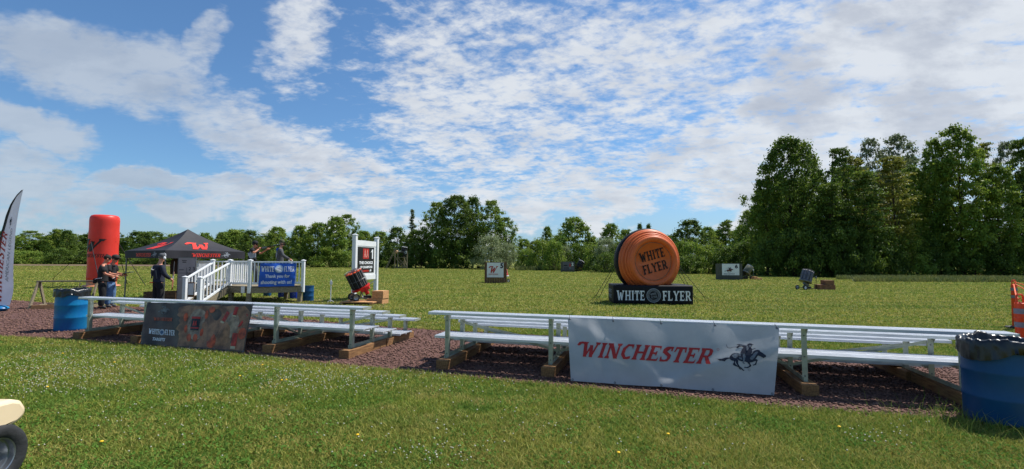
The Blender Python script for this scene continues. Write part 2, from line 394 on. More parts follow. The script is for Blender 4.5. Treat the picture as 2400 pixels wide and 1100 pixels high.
def slab(txt, shear=0.0, gap=.06, swash=False):
    out = []; x = 0
    for i, ch in enumerate(txt):
        adv, pl = GL[ch]
        pl = pl + (SWASH if (swash and i == 0) else [])
        for p in pl: out.append([(x + a + shear * b, b) for a, b in p])
        x += adv + gap
    return out
def circle(cx, cy, r, n=28, ry=None): return [[(cx + r * math.cos(2 * math.pi * k / n), cy + (ry or r) * math.sin(2 * math.pi * k / n)) for k in range(n)]]
def ringp(cx, cy, r0, r1, n=32, a0=0, a1=360):
    out = []
    for k in range(n):
        a, b = R(a0 + (a1 - a0) * k / n), R(a0 + (a1 - a0) * (k + 1) / n)
        out.append([(cx + r * math.cos(t), cy + r * math.sin(t)) for r, t in ((r0, a), (r1, a), (r1, b), (r0, b))])
    return out
def line2(pts, w):
    out = []
    for (x0, y0), (x1, y1) in zip(pts, pts[1:]):
        d = math.hypot(x1 - x0, y1 - y0) or 1; nx, ny = -(y1 - y0) / d * w / 2, (x1 - x0) / d * w / 2
        out.append([(x0 - nx, y0 - ny), (x1 - nx, y1 - ny), (x1 + nx, y1 + ny), (x0 + nx, y0 + ny)])
    return out
HORSE_D = [
 [(440,600),(460,540),(510,480),(570,452),(640,455),(700,470),(800,480),(900,490),(980,450),(1010,380),(1060,350),(1110,335),(1150,345),(1165,375),(1240,425),(1305,470),(1310,510),(1285,515),(1260,545),(1235,530),(1180,505),(1130,485),(1110,500),(1080,560),(1040,620),(980,665),(900,680),(820,660),(740,660),(680,640),(640,620),(620,650),(560,665),(490,650),(450,620)],
 [(110,625),(170,632),(260,625),(350,590),(420,580),(450,590),(440,610),(380,640),(330,690),(290,680),(215,680),(160,640)],
 [(980,620),(1040,590),(1090,575),(1125,600),(1110,640),(1100,700),(1085,720),(1020,740),(1010,720),(1060,700),(1080,650),(1085,620),(1040,640),(990,665)],
 [(890,660),(930,650),(950,700),(985,745),(970,770),(900,815),(860,815),(805,808),(820,785),(880,790),(935,755),(930,720),(880,690)],
 [(560,640),(600,650),(580,700),(600,740),(660,780),(710,820),(745,850),(735,865),(700,850),(670,805),(560,775),(530,750),(560,690)],
 [(610,600),(660,640),(660,720),(700,780),(760,820),(830,885),(790,885),(730,830),(670,790),(625,735),(600,690)],
 [(590,235),(650,212),(740,215),(800,235),(860,240),(870,200),(915,175),(960,178),(980,200),(1020,212),(975,225),(970,260),(950,280),(975,330),(985,400),(950,480),(900,500),(830,490),(800,460),(740,470),(700,455),(740,350),(775,300),(740,270),(690,280),(660,300),(655,325),(620,320),(600,295),(650,250),(680,232)],
 [(970,330),(1055,298),(1058,310),(985,345)],
]
HORSE_L = [
 [(505,520),(540,480),(590,462),(640,470),(645,540),(600,590),(560,590),(520,560)],
 [(1020,440),(1060,400),(1100,385),(1120,410),(1090,450),(1050,530),(1000,600),(950,600),(930,560),(980,500)],
 [(760,490),(800,480),(830,520),(820,600),(800,690),(835,715),(790,720),(755,690),(775,660),(765,560)],
 [(650,480),(700,470),(720,510),(700,540),(660,530)], [(900,235),(960,228),(955,262),(925,280)],
 [(840,260),(880,250),(900,330),(850,380)], [(670,238),(740,228),(790,250),(700,262)], [(670,560),(740,570),(750,620),(690,610)],
]
HORSE_W = [(365,240),(385,300),(415,328),(470,330),(530,298),(610,292)]
def horse(x0, y0, w):
    """two colour layers of the galloping rider, bottom-left at x0,y0, w wide"""
    s = w / 1200.0
    f = lambda p: [(x0 + (x - 110) * s, y0 + (885 - y) * s) for x, y in p]
    d = [f(p) for p in HORSE_D] + line2(f(HORSE_W), 9 * s); l = [f(p) for p in HORSE_L]
    return d, l
def decal(name, polys, fn, m, parent, layer=1, maxlen=None, eps=.0024, jit=.0002):
    """polys in surface metres; fn(u,v,off)->3-D"""
    bm = bmesh.new()
    for i, p in enumerate(polys):
        try: f = bm.faces.new([bm.verts.new((x, y, (i % 7) * jit)) for x, y in p])
        except ValueError: continue
    bmesh.ops.triangulate(bm, faces=bm.faces[:])
    if maxlen:
        for _ in range(5):
            e = [e for e in bm.edges if e.calc_length() > maxlen]
            if not e: break
            bmesh.ops.subdivide_edges(bm, edges=e, cuts=1)
        bmesh.ops.triangulate(bm, faces=bm.faces[:])
    for v_ in bm.verts: v_.co = Vector(fn(v_.co.x, v_.co.y, eps * layer + v_.co.z))
    me = bpy.data.meshes.new(name); bm.to_mesh(me); bm.free(); me.materials.append(m)
    return link(name, me, parent)
def plane_fn(o, ux, uy):
    o, ux, uy = Vector(o), Vector(ux).normalized(), Vector(uy).normalized(); n = ux.cross(uy)
    return lambda a, b, off: o + ux * a + uy * b + n * off

# ------------------------------------------------------------------ ground
def ground_mat():
    m = bpy.data.materials.new('mown_grass'); m.use_nodes = True; t = m.node_tree; b = t.nodes['Principled BSDF']
    g = t.nodes.new('ShaderNodeNewGeometry'); b.inputs['Roughness'].default_value = .9; b.inputs['Specular IOR Level'].default_value = .15
    def nz(sc, det=6, ro=.6, st_=(1, 1, 1)):
        mp_ = t.nodes.new('ShaderNodeMapping'); t.links.new(g.outputs['Position'], mp_.inputs[0]); mp_.inputs['Scale'].default_value = st_
        n = t.nodes.new('ShaderNodeTexNoise'); t.links.new(mp_.outputs[0], n.inputs['Vector']); n.inputs['Scale'].default_value = sc; n.inputs['Detail'].default_value = det; n.inputs['Roughness'].default_value = ro
        return n.outputs['Fac']
    def rng(x, lo, hi):
        r_ = t.nodes.new('ShaderNodeMapRange'); t.links.new(x, r_.inputs[0]); r_.inputs[1].default_value = lo; r_.inputs[2].default_value = hi; return r_.outputs[0]
    def mx(f, a, c):
        x = t.nodes.new('ShaderNodeMix'); x.data_type = 'RGBA'; t.links.new(f, x.inputs[0])
        for v_, s_ in ((a, x.inputs[6]), (c, x.inputs[7])):
            if isinstance(v_, tuple): s_.default_value = (*(lin(q) for q in v_), 1)
            else: t.links.new(v_, s_)
        return x.outputs[2]
    return m, t, b, nz, rng, mx, g
def grass_colour(t, nz, rng, mx):
    c = mx(rng(nz(.35, 4), .38, .62), (106, 118, 42), (132, 132, 56))
    c = mx(rng(nz(1.3, 5), .5, .68), c, (84, 106, 38))
    c = mx(rng(nz(1.7, 6), .50, .68), c, (160, 142, 86))
    c = mx(rng(nz(.5, 5, .6, (.07, .8, 1)), .44, .62), c, (138, 130, 64))
    c = mx(rng(nz(.9, 5, .6, (.05, .9, 1)), .52, .70), c, (78, 100, 34))
    return c
m, t, b, nz, rng, mx, g = ground_mat(); GRASSM = m
c = grass_colour(t, nz, rng, mx)
c = mx(rng(nz(11, 6, .75), .42, .66), c, (70, 86, 30))
c = mx(rng(nz(1.6, 6, .7, (.35, 2.4, 1)), .55, .72), c, (140, 138, 72))
c = mx(rng(nz(30, 3, .7), .66, .74), c, (140, 142, 90))
t.links.new(c, b.inputs['Base Color'])
bn = t.nodes.new('ShaderNodeBump'); bn.inputs['Strength'].default_value = .9; bn.inputs['Distance'].default_value = .05; t.links.new(nz(16, 6, .75), bn.inputs['Height']); t.links.new(bn.outputs[0], b.inputs['Normal'])

m, t, b, nz, rng, mx, g = ground_mat(); m.name = 'grass_blade'; BLADEM = m
c = grass_colour(t, nz, rng, mx)
an = t.nodes.new('ShaderNodeAttribute'); an.attribute_name = 'tint'
c = mx(rng(an.outputs['Fac'], .0, .50), (84, 112, 46), c)
gm = t.nodes.new('ShaderNodeMix'); gm.data_type = 'RGBA'; gm.blend_type = 'MULTIPLY'; gm.inputs[0].default_value = 1; t.links.new(c, gm.inputs[6]); gm.inputs[7].default_value = (1.40, 1.42, 1.45, 1); c = gm.outputs[2]
c = mx(rng(an.outputs['Fac'], .62, 1.0), c, (178, 172, 104))
t.links.new(c, b.inputs['Base Color']); b.inputs['Roughness'].default_value = .7; b.inputs['Specular IOR Level'].default_value = .12
tr = t.nodes.new('ShaderNodeBsdfTranslucent'); t.links.new(c, tr.inputs[0]); ms = t.nodes.new('ShaderNodeMixShader'); ms.inputs[0].default_value = .35
t.links.new(b.outputs[0], ms.inputs[1]); t.links.new(tr.outputs[0], ms.inputs[2]); t.links.new(ms.outputs[0], t.nodes['Material Output'].inputs[0])

GRAVB = mat('gravel_bed', (106, 76, 66), .95, 0, .3, 30, .9, 55, rgb2=(76, 48, 44))
GRAVS = mat('gravel_stone', (152, 116, 100), .9, 0, .2, 3, .2, 60, rgb2=(112, 82, 70), attr='tint', attr_rgb=(74, 52, 46))
SOIL = mat('ploughed_soil', (112, 92, 70), .95, 0, .3, .6, .9, 3, rgb2=(88, 70, 52), stretch=(.3, 2, 1))
STRAW = mat('dry_straw_edge', (176, 160, 104), .9, 0, .3, .8, .5, 6, rgb2=(120, 122, 62), stretch=(.4, 2, 1))
DIRT = mat('worn_earth', (126, 108, 84), .95, 0, .3, 2.5, .6, 20, rgb2=(84, 84, 48))

def sheet(name, pts, z, m, kind='structure'):
    bm = bmesh.new(); f = bm.faces.new([bm.verts.new((p[0], p[1], z)) for p in pts]); bmesh.ops.triangulate(bm, faces=[f])
    bmesh.ops.recalc_face_normals(bm, faces=bm.faces[:])
    for f in bm.faces:
        if f.normal.z < 0: f.normal_flip()
    me = bpy.data.meshes.new(name); bm.to_mesh(me); bm.free(); me.materials.append(m)
    return tag(link(name, me), kind=kind)
sheet('ground', [(-1500, -200), (1500, -200), (1500, 1600), (-1500, 1600)], 0, GRASSM)
GN = [(-500, 744), (-250, 768), (0, 792), (180, 801), (350, 815), (600, 839), (740, 855), (1000, 878), (1330, 909), (1700, 946), (2000, 971), (2250, 993), (2420, 1014), (2700, 1040)]
GF = [(2700, 880), (2400, 852), (2000, 826), (1600, 801), (1250, 786), (1015, 774), (900, 766), (750, 752), (600, 741), (400, 724), (260, 717), (130, 711), (0, 702), (-250, 690), (-500, 680)]
random.seed(4)
def rough_edge(pp, n=14, a=.05):
    out = []
    W_ = [G(*p) for p in pp]
    for p, q in zip(W_, W_[1:]):
        for k in range(n):
            s_ = k / n; r_ = p.lerp(q, s_); out.append((r_.x + random.uniform(-a, a), r_.y + random.uniform(-a, a)))
    out.append((W_[-1].x, W_[-1].y)); return out
GRAV = rough_edge(GN) + rough_edge(GF)
sheet('gravel_path', GRAV, .004, GRAVB)
sheet('ploughed_field', [G(-900, 634)[:2], G(-300, 634)[:2], G(560, 633.5)[:2], G(620, 631)[:2], G(560, 621)[:2], G(-300, 619)[:2], G(-900, 619)[:2]], .004, SOIL)
e1 = rough_edge([(-700, 638.0), (0, 637.5), (400, 637), (600, 636), (830, 634.5)], 10, .8); e2 = rough_edge([(835, 630.5), (640, 631.5), (560, 633.8), (0, 634), (-700, 634)], 10, .6)
sheet('stubble_strip', e1 + e2, .004, STRAW)
sheet('worn_earth', rough_edge([(480, 716), (600, 715), (720, 711), (800, 716), (900, 722)], 8, .1) + rough_edge([(900, 712), (790, 704), (700, 696), (600, 698), (470, 706)], 8, .1), .006, DIRT)

def inpoly(x, y, poly):
    px_ = np.array([p[0] for p in poly]); py_ = np.array([p[1] for p in poly]); ins = np.zeros(len(x), bool); j = len(poly) - 1
    for i in range(len(poly)):
        c_ = ((py_[i] > y) != (py_[j] > y)) & (x < (px_[j] - px_[i]) * (y - py_[i]) / (py_[j] - py_[i] + 1e-12) + px_[i]); ins ^= c_; j = i
    return ins
rs = np.random.RandomState(7)
def vnoise(x, y, sc, seed):
    r_ = np.random.RandomState(seed).rand(64, 64); x = x * sc; y = y * sc; xi = np.floor(x).astype(int); yi = np.floor(y).astype(int); fx = x - xi; fy = y - yi
    fx = fx * fx * (3 - 2 * fx); fy = fy * fy * (3 - 2 * fy); g_ = lambda a, b_: r_[a % 64, b_ % 64]
    return (g_(xi, yi) * (1 - fx) + g_(xi + 1, yi) * fx) * (1 - fy) + (g_(xi, yi + 1) * (1 - fx) + g_(xi + 1, yi + 1) * fx) * fy
def scatter(n, y0, y1, pw, xm=1.16, x0=None, x1=None):
    """points in the fan in front of the camera; pw biases towards near"""
    a = rs.rand(n); y = y0 * (y1 / y0) ** a if pw == 0 else y0 + (y1 - y0) * a ** pw
    x = (rs.rand(n) * 2 - 1) * y * xm if x0 is None else x0 + (x1 - x0) * rs.rand(n)
    return x, y
def blades(name, x, y, h, w, lean, label=None, tintbias=0.0, z0=0.0, kindname='stuff', m=None):
    n = len(x); ang = rs.rand(n) * 2 * np.pi; la = rs.rand(n) * 2 * np.pi; ln = lean * rs.rand(n) * h
    V = np.zeros((n, 5, 3)); dxx, dyy = np.cos(ang) * w / 2, np.sin(ang) * w / 2
    V[:, 0] = np.stack([x - dxx, y - dyy, np.full(n, z0)], 1); V[:, 1] = np.stack([x + dxx, y + dyy, np.full(n, z0)], 1)
    mxx, myy = x + np.cos(la) * ln * .38, y + np.sin(la) * ln * .38
    V[:, 2] = np.stack([mxx - dxx * .8, myy - dyy * .8, z0 + h * .62], 1); V[:, 3] = np.stack([mxx + dxx * .8, myy + dyy * .8, z0 + h * .62], 1)
    V[:, 4] = np.stack([x + np.cos(la) * ln, y + np.sin(la) * ln, z0 + h], 1)
    b_ = np.arange(n)[:, None] * 5
    F = np.concatenate([b_ + np.array([0, 1, 3]), b_ + np.array([0, 3, 2]), b_ + np.array([2, 3, 4])], 0)
    t_ = np.clip(rs.rand(n) ** 1.1 * .9 + tintbias, 0, 1); 
    return tag(link(name, arr_mesh(name, V.reshape(-1, 3), F, m or BLADEM, {'tint': np.concatenate([t_, t_, t_])})), label, 'grass' if label else None, kind=kindname)
# near lawn
N1 = 460000
x, y = scatter(N1, 3.1, 12.5, 0); k = ~inpoly(x, y, GRAV); x, y = x[k], y[k]
cl = vnoise(x, y, 1.1, 3) * .6 + vnoise(x, y, 2.7, 5) * .4
h = (.018 + .028 * rs.rand(len(x)) ** 1.5) * (.7 + .7 * cl) * (1 + .02 * y); w = (.0042 + .003 * rs.rand(len(x))) * (.55 + y * .17)
blades('lawn_grass', x, y, h, w, 1.7, 'short mown clover lawn between the camera and the bleachers', np.where(cl < .42, -.22, .02))
x, y = scatter(420000, 9.0, 100, 0); k = ~inpoly(x, y, GRAV); x, y = x[k], y[k]
blades('field_grass', x, y, .025 + .03 * rs.rand(len(x)) + .0004 * y, .009 + .0016 * y, 1.6, 'short grass of the open field behind the bleachers', .04)
# clover leaves : small flat trefoils in darker patches
x, y = scatter(36000, 3.1, 11, 0); k = ~inpoly(x, y, GRAV) & ((vnoise(x, y, .8, 11) * .6 + vnoise(x, y, 2.4, 12) * .4) > .54); x, y = x[k], y[k]
n = len(x); a0 = rs.rand(n) * 6.28; zc = .02 + .03 * rs.rand(n); r0 = .006 + .005 * rs.rand(n); tx, ty = (rs.rand(n) - .5) * 1.8, (rs.rand(n) - .5) * 1.8
V = np.zeros((n, 6, 3))
for i in range(6):
    q = a0 + i * np.pi / 3; rr = r0 * (1 + .15 * (i % 2)); ox, oy = np.cos(q) * rr, np.sin(q) * rr
    V[:, i] = np.stack([x + ox, y + oy, zc + ox * tx + oy * ty], 1)
CLOVM = mat('clover_leaf', (92, 124, 54), .9, 0, .15, 5, spec=.05, translucent=.3, rgb2=(74, 108, 40))
F = np.arange(n)[:, None] * 6 + np.arange(6); tag(link('clover_leaves', arr_mesh('clover_leaves', V.reshape(-1, 3), F, CLOVM)), 'darker green clover leaves patched through the near lawn', 'clover', kind='stuff')
# clover flowers (uncountable white dots)
xs, ys_ = [], []
for px_, py_, rx, ry, cnt in [(120, 860, 130, 30, 230), (330, 835, 260, 18, 200), (100, 910, 100, 25, 110), (700, 900, 120, 30, 170), (830, 895, 130, 30, 150), (1000, 1075, 110, 25, 46), (560, 860, 240, 18, 170), (250, 880, 220, 40, 240), (1100, 905, 160, 30, 60), (2060, 1030, 100, 25, 30), (1200, 1000, 900, 80, 150), (1300, 745, 700, 20, 300), (400, 960, 300, 60, 90)]:
    for _ in range(cnt):
        p = G(px_ + random.gauss(0, rx * .6), py_ + random.gauss(0, ry * .6)); xs.append(p.x); ys_.append(p.y)
x, y = np.array(xs), np.array(ys_); k = ~inpoly(x, y, GRAV) & (y > 3.2); x, y = x[k], y[k]
x2, y2 = scatter(3400, 9.5, 40, 0); k = ~inpoly(x2, y2, GRAV); x = np.concatenate([x, x2[k]]); y = np.concatenate([y, y2[k]])
n = len(x); r0 = (.0062 + .004 * rs.rand(n)) * (1 + .012 * y); zc = .045 + .02 * rs.rand(n)
O6 = np.array([(1, 0, 0), (0, 1, 0), (-1, 0, 0), (0, -1, 0), (0, 0, .8), (0, 0, -.8)]); V = np.stack([x, y, zc], 1)[:, None] + O6[None] * r0[:, None, None]
T8 = np.array([(0, 1, 4), (1, 2, 4), (2, 3, 4), (3, 0, 4), (1, 0, 5), (2, 1, 5), (3, 2, 5), (0, 3, 5)]); F = (np.arange(n)[:, None, None] * 6 + T8[None]).reshape(-1, 3)
CLFM = mat('clover_flower', (196, 194, 172), .8, 0, .15, 60)
tag(link('clover_flowers', arr_mesh('clover_flowers', V.reshape(-1, 3), F, CLFM)), 'small white clover heads scattered through the lawn', 'flowers', kind='stuff')
# gravel stones
n = 90000; x, y = scatter(n, 4.2, 20, 0, 1.3); k = inpoly(x, y, GRAV); x, y = x[k], y[k]; n = len(x)
r0 = (.008 + .012 * rs.rand(n)) * (.75 + .045 * y); zc = .006 + r0 * .3
Rn = rs.randn(n, 6, 3) * .22; rot = rs.rand(n) * 6.28; cs, sn = np.cos(rot), np.sin(rot)
O = O6[None] * (1 + Rn[:, :, :1]) + Rn * .5; O[:, :, 0] *= 1.25; O[:, :, 2] *= .8
ox = O[:, :, 0] * cs[:, None] - O[:, :, 1] * sn[:, None]; oy = O[:, :, 0] * sn[:, None] + O[:, :, 1] * cs[:, None]
V = np.stack([x[:, None] + ox * r0[:, None], y[:, None] + oy * r0[:, None], zc[:, None] + O[:, :, 2] * r0[:, None]], 2)
F = (np.arange(n)[:, None, None] * 6 + T8[None]).reshape(-1, 3)
tag(link('gravel_stones', arr_mesh('gravel_stones', V.reshape(-1, 3), F, GRAVS, {'tint': np.repeat(rs.rand(n) ** 1.2, 8)})), 'reddish crushed stone around and under the bleachers', 'gravel', kind='stuff')
# grass creeping over the gravel edge
bx, by = [], []
for p, q in list(zip(GN, GN[1:])):
    a, b2 = G(*p), G(*q); L_ = (b2 - a).length
    for _ in range(int(L_ * 420)):
        s_ = random.random(); r_ = a.lerp(b2, s_); bx.append(r_.x + random.gauss(0, .05)); by.append(r_.y - abs(random.gauss(0, .07)) + .05)
bx, by = np.array(bx), np.array(by); k = by > 3
blades('edge_grass', bx[k], by[k], .022 + .05 * rs.rand(k.sum()) ** 2, .005 + .0005 * by[k], 1.5, 'slightly taller grass along the near edge of the gravel', .0, .004)
# long grass at the barrel on the right
xs, ys_ = [], []
for _ in range(1100):
    p = G(random.gauss(2230, 95), random.gauss(1000, 22)); xs.append(p.x); ys_.append(p.y)
xs = np.array(xs); ys_ = np.array(ys_)
blades('long_grass', xs, ys_, .06 + .13 * rs.rand(len(xs)) ** 2, np.full(len(xs), .0045), 1.3, 'long uncut grass round the foot of the right blue barrel', -.15)
# rough weeds at the foot of the right-hand wood
xs, ys_ = [], []
for _ in range(20000):
    px_ = random.uniform(1960, 2700); p = G(px_, 652 + (px_ - 1960) * .004 + random.random() ** 1.5 * 9 - 5 * (px_ < 2000)); xs.append(p.x); ys_.append(p.y)
WEEDM = mat('weed_leaf', (96, 110, 56), .7, 0, .2, .5, rgb2=(124, 126, 74), translucent=.25)
blades('rough_weeds', np.array(xs), np.array(ys_), .12 + .32 * rs.rand(len(xs)), .05 + .06 * rs.rand(len(xs)), .8, 'band of tall pale weeds at the foot of the tall right-hand trees', m=WEEDM)
xs, ys_ = [], []
for _ in range(7000):
    px_ = random.uniform(1210, 1480); p = G(px_, 631.5 + random.random() * 3); xs.append(p.x); ys_.append(p.y)
blades('meadow_weeds', np.array(xs), np.array(ys_), .2 + .7 * rs.rand(len(xs)), .1 + .12 * rs.rand(len(xs)), .6, 'tall pale weeds below the bushes beside the distant grey box', m=WEEDM)

# ================================================================== BLEACHERS
def bleacher(origin, ang, sp, nf, label, ovl, ovr):
    root = empty('bleacher', origin, ang, label, 'bleacher')
    Ltot = sp * (nf - 1)
    for k in range(4):
        z = .825 - .135 * k; y0 = .61 * k - .075
        mb = MB()
        mb.box(-ovl, Ltot + ovr, y0, y0 + .25, z - .012, z)
        mb.box(-ovl, Ltot + ovr, y0, y0 + .012, z - .036, z - .012); mb.box(-ovl, Ltot + ovr, y0 + .238, y0 + .25, z - .036, z - .012)
        for j in range(7): mb.box(-ovl, Ltot + ovr, y0 + .022 + j * .032, y0 + .034 + j * .032, z, z + .0035)
        pl_ = mb.build('seat_plank', ALU, root)
        for xx in (-ovl - .006, Ltot + ovr): MB().box(xx, xx + .006, y0 - .003, y0 + .253, z - .040, z + .005).build('end_cap', ALU2, pl_)
    for k in range(3):
        z = .455 - .13 * k
        for y0 in (.61 * k + .047, .61 * k + .285):
            mb = MB()
            mb.box(-ovl + .05, Ltot + ovr - .05, y0, y0 + .232, z - .012, z)
            mb.box(-ovl + .05, Ltot + ovr - .05, y0, y0 + .012, z - .036, z - .012); mb.box(-ovl + .05, Ltot + ovr - .05, y0 + .220, y0 + .232, z - .036, z - .012)
            for j in range(6): mb.box(-ovl + .05, Ltot + ovr - .05, y0 + .022 + j * .034, y0 + .034 + j * .034, z, z + .0035)
            mb.build('foot_plank', ALU, root)
    proto = None
    for i in range(nf):
        if proto is None:
            mb = MB(); mb.box(-.025, .025, -.04, 1.98, .14, .146); mb.box(-.025, -.019, -.04, 1.98, .146, .19)
            for k in range(3):
                z = .405 - .13 * k; mb.box(.007, .012, .61 * k, .61 * k + .6, z - .03, z + .012)
            fr = mb.build('frame', ALU2, root); proto = fr
            for k in range(4):
                zt = .788 - .135 * k; m2 = MB(); y = .61 * k
                m2.box(-.031, .031, y - .005, y + .001, .147, zt); m2.box(.0255, .031, y + .001, y + .055, .147, zt)
                m2.box(-.05, .05, y - .06, y + .16, zt, zt + .004)
                m2._add([(.033, y - .05, zt), (.033, y + .1, zt), (.033, y + .01, zt - .09), (.029, y - .05, zt), (.029, y + .1, zt), (.029, y + .01, zt - .09)], [(0, 1, 2), (5, 4, 3), (0, 3, 4, 1), (1, 4, 5, 2), (2, 5, 3, 0)])
                po = m2.build('post', ALU2, fr)
            for k in range(2):
                for z in (.2, .44, .70 - .135 * k): MB().lathe([(0, .006), (.009, .006), (.011, 0)], 8, Matrix.Translation((0, .61 * k - .005, z)) @ Matrix.Rotation(R(90), 4, 'X')).build('bolt', BOLT, fr)
        else:
            c_ = copy_tree(proto, root); c_.location = (sp * i, 0, 0)
    for i in range(nf - 1):
        for k, (za, zb) in ((1, (.22, .60)), (2, (.2, .46))):
            m3 = MB(); y = .61 * k + .012
            a, b_ = (za, zb) if i % 2 else (zb, za)
            m3.beam((sp * i + .03, y, a), (sp * (i + 1) - .03, y, b_), .005, .038)
            m3.build('brace', ALU2, root)
    return root, Ltot
def dir_ang(a, b): return math.atan2(b.y - a.y, b.x - a.x)
LF0, LF4 = G(206, 776, .14), G(822, 816, .14); LANG = dir_ang(LF0, LF4); LSP = (LF4 - LF0).xy.length / 4
RF0, RF3 = G(1047, 838, .14), G(1887, 893, .14); RANG = dir_ang(RF0, RF3); RSP = (RF3 - RF0).xy.length / 3
LO = Vector((LF0.x, LF0.y, 0)); RO = Vector((RF0.x, RF0.y, 0))
bleacher(LO, LANG, LSP, 5, 'low aluminium bleacher on the left with the dark clay-target banner hung on its back', .2, .26)
bleacher(RO, RANG, RSP, 5, 'low aluminium bleacher on the right with the white lettered banner hung on its back', .28, .50)
random.seed(3)
def timbers(O, ang, sp, nf, side):
    tm = None
    names = ['leftmost', 'second', 'middle', 'fourth', 'rightmost']
    for i in range(nf):
        for j, (y0, y1) in enumerate(((-.2, .98), (.99, 2.06))):
            nm = 'near' if j == 0 else 'far'
            if tm is None:
                tm = MB().box(-.095, .095, 0, 1.1, 0, .137).build('timber_block', TIMBER, None, bevel=.008); o = tm
            else: o = tm.copy(); C.objects.link(o)
            off = Matrix.Rotation(ang, 4, 'Z') @ Vector((sp * i + random.uniform(-.015, .02), y0, 0))
            o.location = O + off; o.rotation_euler = (0, 0, ang + random.uniform(-.02, .02)); o.scale = (1, (y1 - y0) / 1.1, 1)
            tag(o, f'{nm} timber skid beneath the {names[i]} frame of the {side} bleacher', 'timber', 'timber skids carrying the bleachers')
timbers(LO, LANG, LSP, 5, 'left'); timbers(RO, RANG, RSP, 5, 'right')

# ================================================================== BANNERS ON THE BLEACHERS
def on_line(px, py, O, ang, yoff):
    n = Vector((-math.sin(ang), math.cos(ang), 0)); p0 = O + n * yoff; d = ray(px, py); o = Vector((0, 0, CH)); t = (p0 - o).dot(n) / d.dot(n); return o + d * t
def hung_banner(name, label, TL, TR, BL, BR, m, wr, nx=80, ny=30, sag=.0):
    Wd = (TR - TL).length; H = (TL - BL).length; ux = (TR - TL).normalized(); nrm = (TR - TL).cross(TL - BL).normalized()
    if nrm.y > 0: nrm = -nrm
    def fn(a, b, off=0.0):
        s, t = a / Wd, b / H
        p = BL.lerp(BR, s).lerp(TL.lerp(TR, s), t)
        return p + nrm * (wr(s, t) + off) + Vector((0, 0, -sag * math.sin(math.pi * s * 4) ** 2 * (t > .96)))
    V = []
    for j in range(ny + 1):
        for i in range(nx + 1): V.append(tuple(fn(Wd * i / nx, H * j / ny)))
    F = [(j * (nx + 1) + i, j * (nx + 1) + i + 1, (j + 1) * (nx + 1) + i + 1, (j + 1) * (nx + 1) + i) for j in range(ny) for i in range(nx)]
    o = link(name, arr_mesh(name, V, F, m, smooth=True)); tag(o, label, 'banner')
    # hem and eyelets
    for tt in ((.965, .999), (.001, .03)):
        pass
    for s in (.01, .235, .47, .72, .99):
        for t in (.975, .02):
            p = Vector(fn(s * Wd, t * H, .003)); q = nrm.to_track_quat('Z', 'Y').to_matrix().to_4x4(); q.translation = p
            MB().lathe([(.006, 0), (.013, .002), (.015, 0)], 10, q).build('eyelet', BOLT, o)
            if t > .9: MB().tube([p, p + Vector((0, .012, .02)), p + Vector((0, .05, .045))], .003, 5).build('zip_tie', BLKINK, o)
    return o, fn, Wd, H
def wr_white(s, t):
    d1 = (s * .62 + (1 - t) * .55 - .0); a = .022 * math.exp(-((t - (1 - s * 1.9)) / .12) ** 2) * (1 - s) + .016 * math.exp(-((s - .48 + (t) * .55) / .07) ** 2) * (1 - t)
    b = .014 * math.exp(-((s - .48 - (t) * .6) / .06) ** 2) * (1 - t) + .02 * math.exp(-((t - (s * 1.2 - .55)) / .14) ** 2) * s
    a = a * .6; b = b * 1.3
    return a + b + .012 * math.exp(-((s - .2 + t * .1) / .03) ** 2) + .009 * math.sin(s * 17 + t * 3) + .004 * math.sin(s * 41 - t * 5) * (1 - t) + .02 * math.sin(math.pi * t)
bo, bf, BW, BH = hung_banner('banner', 'wide white banner with red lettering and a galloping rider on the right bleacher', on_line(1331, 745, RO, RANG, -.085), on_line(1826, 766, RO, RANG, -.085), G(1338, 893, .03), G(1815, 927, .03), BANW, wr_white)
cap = fit(slab('WINCHESTER', .36, .02, True), .045 * BW, .715 * BW, .375 * BH, .615 * BH)
decal('lettering', cap, bf, REDINK, bo, 2, .06)
hd, hl = horse(.725 * BW, .31 * BH, .225 * BW)
decal('rider_print', hd, bf, NAVYINK, bo, 2, .06); decal('rider_highlight', hl, bf, GREYINK, bo, 4, .06)
decal('lettering', ringp(.736 * BW, .60 * BH, .012, .015, 14), bf, REDINK, bo, 2); decal('lettering', ringp(.88 * BW, .33 * BH, .012, .015, 14), bf, NAVYINK, bo, 2)

def wr_dark(s, t):
    return .07 * math.exp(-((s + .02) / .10) ** 2) * (1 - t) + .018 * math.sin(s * 13 + t * 4) * (1 - t) + .02 * math.exp(-((s - .93 + .3 * (1 - t)) / .05) ** 2) + .008 * math.sin(s * 37 + 2 * t)
bo, bf, BW, BH = hung_banner('banner', 'dark banner with orange clays and red shells on the left bleacher', on_line(346, 709, LO, LANG, -.085), on_line(594, 714, LO, LANG, -.085), G(338, 808, .03), G(572, 826, .02), BANDK, wr_dark)
sx_, sy_ = BW / 1000., BH / 400.
Bq = lambda pl: [[(x * sx_, y * sy_) for x, y in p] for p in pl]
rb_ = random.Random(5); brown = [[(330 + rb_.uniform(-26, 26), 12 + i * 25) for i in range(15)] + [(420 + i * 57, 384 + rb_.uniform(-8, 5)) for i in range(10)] + [(990, 330), (990, 12)]]
decal('brown_ground_print', Bq(brown), bf, mat('brown_print', (158, 116, 86), .5, 0, .5, 5, rgb2=(104, 76, 58), vlo=.4, vhi=.6), bo, 1, .05)
DUS = mat('dust_print', (172, 150, 128), .5, 0, .5, 8, rgb2=(96, 80, 68))
for pl__ in ([q_] for q_ in Bq(circle(520, 210, 95, 26, 140) + circle(850, 220, 60, 26, 110))): decal('clay_dust_print', pl__, bf, DUS, bo, 2, .06)
